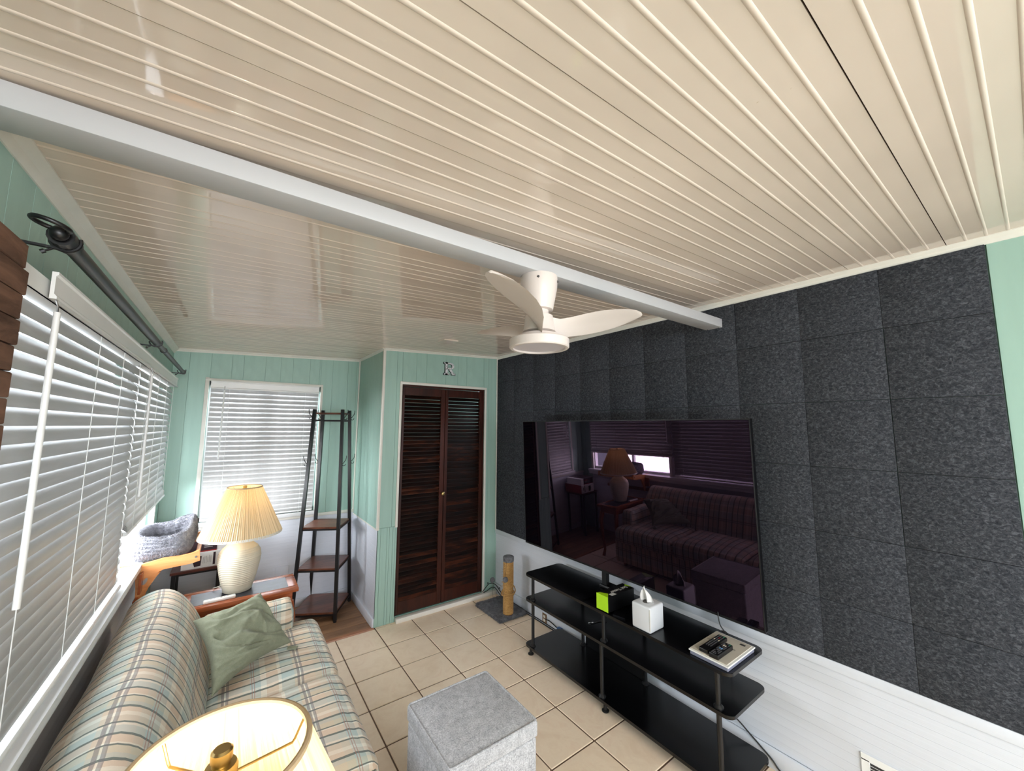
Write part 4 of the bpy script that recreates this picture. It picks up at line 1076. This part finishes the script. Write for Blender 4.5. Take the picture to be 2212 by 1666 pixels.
# ------------------------------------------------------------------ lamps
def table_lamp(cx, cy, z0, label):
    t = thing('table_lamp', (cx, cy, z0), label, 'table lamp', 'ribbed ceramic table lamps')
    pr = [(.0, 0), (.074, 0), (.078, .004), (.082, .03)]
    zz = .03
    import bisect
    keyz = [.03, .08, .13, .17, .205, .235, .262, .282, .296, .306]; keyr = [.084, .097, .107, .114, .1165, .112, .096, .074, .056, .050]
    n = 100
    for k in range(n+1):
        z = .03 + (.306-.03)*k/n; i = min(max(bisect.bisect(keyz, z)-1, 0), len(keyz)-2); f = (z-keyz[i])/(keyz[i+1]-keyz[i])
        r = keyr[i]*(1-f) + keyr[i+1]*f
        pr.append((r + (.0011*math.sin(2*PI*z/.0118) if .05 < z < .285 else 0), z))
    pr += [(.054, .312), (.055, .318), (.046, .318), (.02, .316)]
    part('ceramic_base', MB().lathe(pr, (cx, cy), 48, z0), m_ceramic, t, 60)
    # pleated shade: outer and inner skins
    rb, rt, zb_, zt_ = .225, .095, .345, .640
    mb = MB(); n = 240
    for rr in (0,):
        lo = []; hi = []
        for k in range(n):
            a = 2*PI*k/n; q = .0030*(1 if k % 2 else -1) + .0008*math.sin(k*1.7)
            lo.append(mb.bm.verts.new((cx+(rb+q)*math.cos(a), cy+(rb+q)*math.sin(a), z0+zb_)))
            hi.append(mb.bm.verts.new((cx+(rt+q*.6)*math.cos(a), cy+(rt+q*.6)*math.sin(a), z0+zt_)))
        for k in range(n): mb.bm.faces.new((lo[k], lo[(k+1) % n], hi[(k+1) % n], hi[k]))
    sh = part('lamp_shade', mb, m_shade, t, recalc=False)
    def band(r0, r1, za, zb): return MB().lathe([(r0-.001, za), (r0+.0022, za), (r1+.0022, zb), (r1-.001, zb), (r0-.001, za)], (cx, cy), 64, z0, False, False)
    part('shade_trim', band(rb, rb-.0035, zb_-.004, zb_+.009), m_trim, sh); part('shade_trim', MB().tube([(cx+rt*math.cos(2*PI*k/48), cy+rt*math.sin(2*PI*k/48), z0+zt_) for k in range(48)], .0042, 8, True), m_tanband, sh, True)
    part('socket', MB().lathe([(.016, .316), (.016, .38), (.018, .385), (.018, .43), (.012, .44)], (cx, cy), 16, z0), m_brass, t, True)
    part('harp', MB().tube([(cx, cy+.018*1, z0+.385)] + [(cx, cy + .055*math.sin(a), z0+.50-.115*math.cos(a)) for a in [.35+.28*k for k in range(10)]] + [(cx, cy, z0+.613)], .002, 6)
         .tube([(cx, cy-.018, z0+.385)] + [(cx, cy - .055*math.sin(a), z0+.50-.115*math.cos(a)) for a in [.35+.28*k for k in range(10)]] + [(cx, cy, z0+.613)], .002, 6), m_brass, t, True)
    part('bulb', MB().lathe([(.012, .44), (.014, .455), (.028, .485), (.030, .505), (.022, .53), (.008, .542)], (cx, cy), 20, z0), m_bulb, t, True, 'glowing light bulb')
    part('finial', MB().lathe([(.017, .606), (.018, .612), (.018, .626), (.016, .630), (.010, .631), (.010, .634), (.0115, .636), (.0115, .646), (.009, .6485)], (cx, cy), 20, z0), m_brass, t, True)
    for k in range(3):
        a = .18 + k*2*PI/3; c, s = math.cos(a), math.sin(a)
        part('spider_arm', MB().tube([(cx+.016*c, cy+.016*s, z0+.614), (cx+.080*c, cy+.080*s, z0+.612), (cx+.083*c, cy+.083*s, z0+.615), (cx+.0935*c, cy+.0935*s, z0+.636)], .0017, 6), m_brass, sh, True)
    part('cord', MB().tube([(cx-.075, cy+.02, z0+.014), (cx-.10, cy+.05, z0+.022), (cx-.125, cy+.075, z0+.012), (cx-.115, cy+.10, z0+.004), (cx-.09, cy+.115, z0+.0035), (cx-.085, cy+.135, z0+.0035)], .003, 7), m_trim, t, True)
    l = bpy.data.lights.new('lamp_bulb_light', 'POINT'); l.energy = LAMP_W; l.color = LAMP_COL; l.shadow_soft_size = .03
    lo_ = bpy.data.objects.new('lamp_bulb_light', l); lo_.parent = t; lo_.location = (0, 0, .565); COL.objects.link(lo_)
    return t
L1 = table_lamp(-2.158, -.262, .61, 'cream ribbed ceramic lamp with a lit pleated shade on the far end table')
L2 = copy_tree(L1)
for c in L2.children:
    if c.type == 'LIGHT': c.data = c.data.copy(); c.data.energy = LAMP_W*2.2; c.data.color = (1, .90, .74)
L2.location = (-2.242, -2.748, .61); L2['label'] = 'lit pleated lamp seen from above at the bottom left, nearest the camera'
rw = thing('remote_control', (-2.245, -.395, .61), 'white slim remote lying on the far end table before the lamp', 'remote control')
MR = Matrix.Translation((-2.245, -.392, .609)) @ Matrix.Rotation(.06, 4, 'Z')
part('remote_body', MB().rbox((-.078, -.016, 0), (.078, .016, .018), .006, 3, MR), m_plastic, rw, 35)
for k in range(7): part('button', MB().rbox((-.062+k*.016, -.006, .0175), (-.053+k*.016, .005, .019), .001, 1, MR), m_ink, rw)

# ------------------------------------------------------------------ coat rack
cr = thing('coat_rack', (-1.495, .555, 0), 'black metal corner coat rack with three rustic brown shelves', 'coat rack')
E1, E2 = Vector((.87, -.493, 0)), Vector((.493, .87, 0)); C0 = Vector((-1.495, .545, 0))
ZT = 1.80
def rk(a, b, z):
    f = z/ZT; h1 = .178*(1-f) + .122*f; h2 = .200*(1-f) + .104*f
    return C0 + E1*a*h1 + E2*b*h2 + Vector((0, 0, z))
for a in (-1, 1):
    for b in (-1, 1):
        lg = part('leg', MB().bar(rk(a, b, .012), rk(a, b, ZT), .026, .026, tuple(E2)), m_black, cr)
        part('leg_foot', MB().tube([rk(a, b, 0), rk(a, b, .014)], .013, 10), m_rubber, lg)
        for zh in (1.755, 1.34):
            p = rk(a, b, zh) + E1*a*.013
            o = (E1*a).normalized()
            part('hook', MB().tube([p - Vector((0, 0, .03)), p + o*.012 - Vector((0, 0, .018)), p + o*.028 + Vector((0, 0, .006)), p + o*.034 + Vector((0, 0, .030)), p + o*.033 + Vector((0, 0, .045))], .0032, 7)
                 .tube([p - Vector((0, 0, .035)), p + o*.010 - Vector((0, 0, .046)), p + o*.022 - Vector((0, 0, .044)), p + o*.028 - Vector((0, 0, .030))], .003, 7), m_black, lg, True)
for z in (.080, .432, .772):
    q = [rk(a, b, z) for a, b in ((-1, -1), (1, -1), (1, 1), (-1, 1))]
    s = part('shelf', MB().prism([(p.x, p.y) for p in q], z-.015, z, 'z'), m_rackwood, cr)
    part('shelf_rail', MB().bar(rk(-1, -1, z-.022), rk(1, -1, z-.022), .012, .012).bar(rk(-1, 1, z-.022), rk(1, 1, z-.022), .012, .012).bar(rk(-1, -1, z-.022), rk(-1, 1, z-.022), .012, .012).bar(rk(1, -1, z-.022), rk(1, 1, z-.022), .012, .012), m_black, s)
z = 1.772
q = [rk(a, b, z) for a, b in ((-1, -1), (1, -1), (1, 1), (-1, 1))]
part('top_board', MB().prism([(p.x, p.y) for p in q], z-.014, z, 'z'), m_oak if False else m_rackwood, cr)
for b in (-1, 1): part('crossbar', MB().bar(rk(-1, b, 1.70), rk(1, b, 1.70), .012, .014), m_black, cr)

# ------------------------------------------------------------------ slim stand with two boxes (far left corner)
ps = thing('side_stand', (-2.40, .60, 0), 'slim black legged stand with a brown top in the far left corner', 'stand')
part('stand_top', MB().rbox((-2.545, .415, .566), (-2.235, .745, .586), .002, 1), m_standwood, ps)
for x in (-2.525, -2.262):
    for y in (.435, .725): part('leg', MB().rbox((x-.012, y-.012, 0), (x+.012, y+.012, .566), .002, 1), m_black, ps)
part('stand_rail', MB().box((-2.525, .43, .55), (-2.262, .44, .566)).box((-2.525, .72, .55), (-2.262, .73, .566)).box((-2.53, .435, .55), (-2.52, .725, .566)).box((-2.267, .435, .55), (-2.257, .725, .566)), m_black, ps)
bA = thing('product_box', (-2.36, .58, .586), 'white and red product box with a dark tool picture on the slim stand', 'box')
part('carton', MB().rbox((-2.488, .43, .5862), (-2.225, .74, .700), .001, 1), m_card, bA)
part('red_side', MB().box((-2.2252, .431, .5865), (-2.2240, .739, .6995)), m_redcard, bA, label='red end panel')
part('printed_picture', MB().prism([(-2.412, .600), (-2.375, .603), (-2.372, .672), (-2.418, .676), (-2.424, .64)], .4288, .4299, 'y'), m_plumcard, bA, label='dark printed tool picture')
part('printed_stripe', MB().box((-2.303, .4288, .600), (-2.289, .4299, .690)).box((-2.275, .4288, .625), (-2.262, .4299, .665)), m_plumcard, bA)
mb = MB()
for k in range(6): mb.box((-2.362+k*.009, .4289, .612+random.uniform(0, .01)), (-2.360+k*.009, .4299, .678-random.uniform(0, .02)))
part('printed_text', mb, m_flatgrey, bA)
bB = thing('product_box', (-2.36, .58, .700), 'dark plum product box with red and white print lying on the white one', 'box')
part('carton', MB().rbox((-2.480, .435, .7002), (-2.285, .72, .790), .001, 1), m_plumcard, bB)
part('orange_band', MB().box((-2.479, .4338, .7005), (-2.286, .4349, .709)), m_redcard, bB, label='red bottom band')
part('grey_end', MB().rbox((-2.2848, .437, .7002), (-2.23, .71, .785), .001, 1), m_card, bB)
part('printed_text', MB().box((-2.362, .4340, .757), (-2.322, .4349, .764)).box((-2.318, .4340, .757), (-2.300, .4349, .763)), m_redink, bB)
mb = MB()
for zz, w in ((.741, .058), (.730, .052)): mb.box((-2.362, .4340, zz), (-2.362+w, .4349, zz+.005))
for zz in (.745, .732, .719): mb.box((-2.405, .4340, zz), (-2.385, .4349, zz+.005))
part('printed_line', mb, m_flatgrey, bB)

# ------------------------------------------------------------------ cat window perch
cp = thing('cat_window_perch', (-2.62, -.1, .80), 'oak framed cat window perch with a grey plush bed clamped to the sill', 'cat bed')
def arm(y0, y1):
    top = [(-2.70, .878), (-2.66, .876), (-2.62, .872), (-2.57, .880), (-2.52, .890), (-2.45, .888), (-2.40, .894), (-2.362, .908)]
    bot = [(-2.356, .846), (-2.40, .836), (-2.47, .832), (-2.52, .828), (-2.55, .812), (-2.64, .814), (-2.70, .828)]
    mb = MB(); mb.prism([(a, b) for a, b in top + bot], y0, y1, 'y')
    return mb
a1 = part('frame_arm', arm(-.340, -.318), m_oak, cp)
a2 = part('frame_arm', arm(.205, .227), m_oak, cp)
for xx, zz in ((-2.686, .852), (-2.376, .872)):
    part('bolt', MB().tube([(xx, -.343, zz), (xx, -.338, zz)], .006, 10), m_silver, a1)
part('front_bar', MB().rbox((-2.385, -.318, .842), (-2.365, .205, .872), .003, 1), m_oak, cp)
part('back_bar', MB().rbox((-2.675, -.318, .848), (-2.655, .205, .868), .003, 1), m_oak, cp)
part('brace', MB().prism([(-2.635, .816), (-2.53, .816), (-2.545, .795), (-2.575, .74), (-2.60, .66), (-2.626, .66), (-2.628, .74)], -.338, -.320, 'y'), m_oak, cp)
part('brace_hole', MB().prism([(-2.592+.013*math.cos(2*PI*k/14)*.7+.006*math.sin(2*PI*k/14), .778+.018*math.sin(2*PI*k/14)) for k in range(14)], -.3392, -.3378, 'y'), m_flatgrey, cp)
part('sill_clamp', MB().rbox((-2.628, -.40, .66), (-2.612, .28, .70), .003, 1).rbox((-2.60, -.40, .73), (-2.611, -.30, .835), .002, 1), m_cherry, cp)
# plush bolster bed
def fur(name, pts_n, m, parent, length=.012, wdt=.0016):
    mb = MB()
    for p, n in pts_n:
        d = (n + Vector((random.uniform(-.7, .7), random.uniform(-.7, .7), random.uniform(-.7, .5)))).normalized(); s = d.orthogonal().normalized()
        s.rotate(Quaternion(d, random.uniform(0, 6.28)))
        L_ = length*random.uniform(.6, 1.2); mid = p + d*L_*.6
        mb.poly([p - s*wdt, p + s*wdt, p + d*L_ + Vector((0, 0, -.25*L_))], [(0, 1, 2)])
    o = part(name, mb, m, parent, recalc=False); o['kind'] = 'stuff'; return o
bxc, byc, hx, hy = -2.545, -.052, .112, .232
def ring_pt(u, v):
    a = 2*PI*u; c, s = math.cos(a), math.sin(a); n = 5.0
    k = (abs(c)**n + abs(s)**n)**(-1/n)
    ctr = Vector((bxc + hx*k*c, byc + hy*k*s, 0))
    inwd = Vector((-c, -s, 0)).normalized()
    b = 2*PI*v
    hgt = .062 + .008*math.sin(a*2+.6) + (.020 if (c > .2) else 0)*max(0, c)*1.0
    lz = .905 + hgt*.55
    rr = .034 + .0025*math.sin(5*a) + .0015*math.sin(11*a+1)
    z = lz + (hgt)*math.sin(b); off = inwd*rr*math.cos(b)*(1.0 if math.sin(b) < .3 else .85)
    return ctr + off + Vector((0, 0, z-lz+.905+hgt*.62)) + Vector((.010*max(0, math.sin(b))*c, .012*max(0, math.sin(b))*s, 0))
mb = MB()
gg = [[mb.bm.verts.new(ring_pt(i/72, j/18)) for j in range(18)] for i in range(72)]
for i in range(72):
    for j in range(18): mb.bm.faces.new((gg[i][j], gg[(i+1) % 72][j], gg[(i+1) % 72][(j+1) % 18], gg[i][(j+1) % 18]))
bmesh.ops.recalc_face_normals(mb.bm, faces=mb.bm.faces[:]); mb.bm.normal_update()
samples = []
for f in mb.bm.faces:
    cnt = f.calc_area()*1.15e5
    for _ in range(int(cnt) + (random.random() < cnt % 1)):
        w = [-math.log(random.random()+1e-9) for _ in f.verts]; sw = sum(w)
        samples.append((sum((v.co*a/sw for v, a in zip(f.verts, w)), Vector((0, 0, 0))), f.normal.copy()))
bed = part('plush_bolster', mb, m_plush, cp, True)
fur('plush_pile', samples, m_plush, bed, .011, .0009)
part('bed_pad', MB().rbox((bxc-hx+.01, byc-hy+.01, .872), (bxc+hx-.01, byc+hy-.01, .915), .02, 3), m_plush, cp, True)

# fuzzy pile on the scratching-post base
samples = []
for k in range(5200):
    x, y = random.uniform(-.322, -.032), random.uniform(-.555, -.155)
    if (x-px)**2 + (y-py)**2 < .044**2: continue
    samples.append((Vector((x, y, .031)), Vector((0, 0, 1))))
for k in range(1200):
    t = random.random(); e = random.choice((0, 1))
    samples.append((Vector((-.322, -.555+.4*t, random.uniform(.006, .03))), Vector((-1, 0, .2))) if e else (Vector((-.322+.29*t, -.555, random.uniform(.006, .03))), Vector((0, -1, .2))))
fur('plush_pile', samples, m_plushdark, pb, .010)
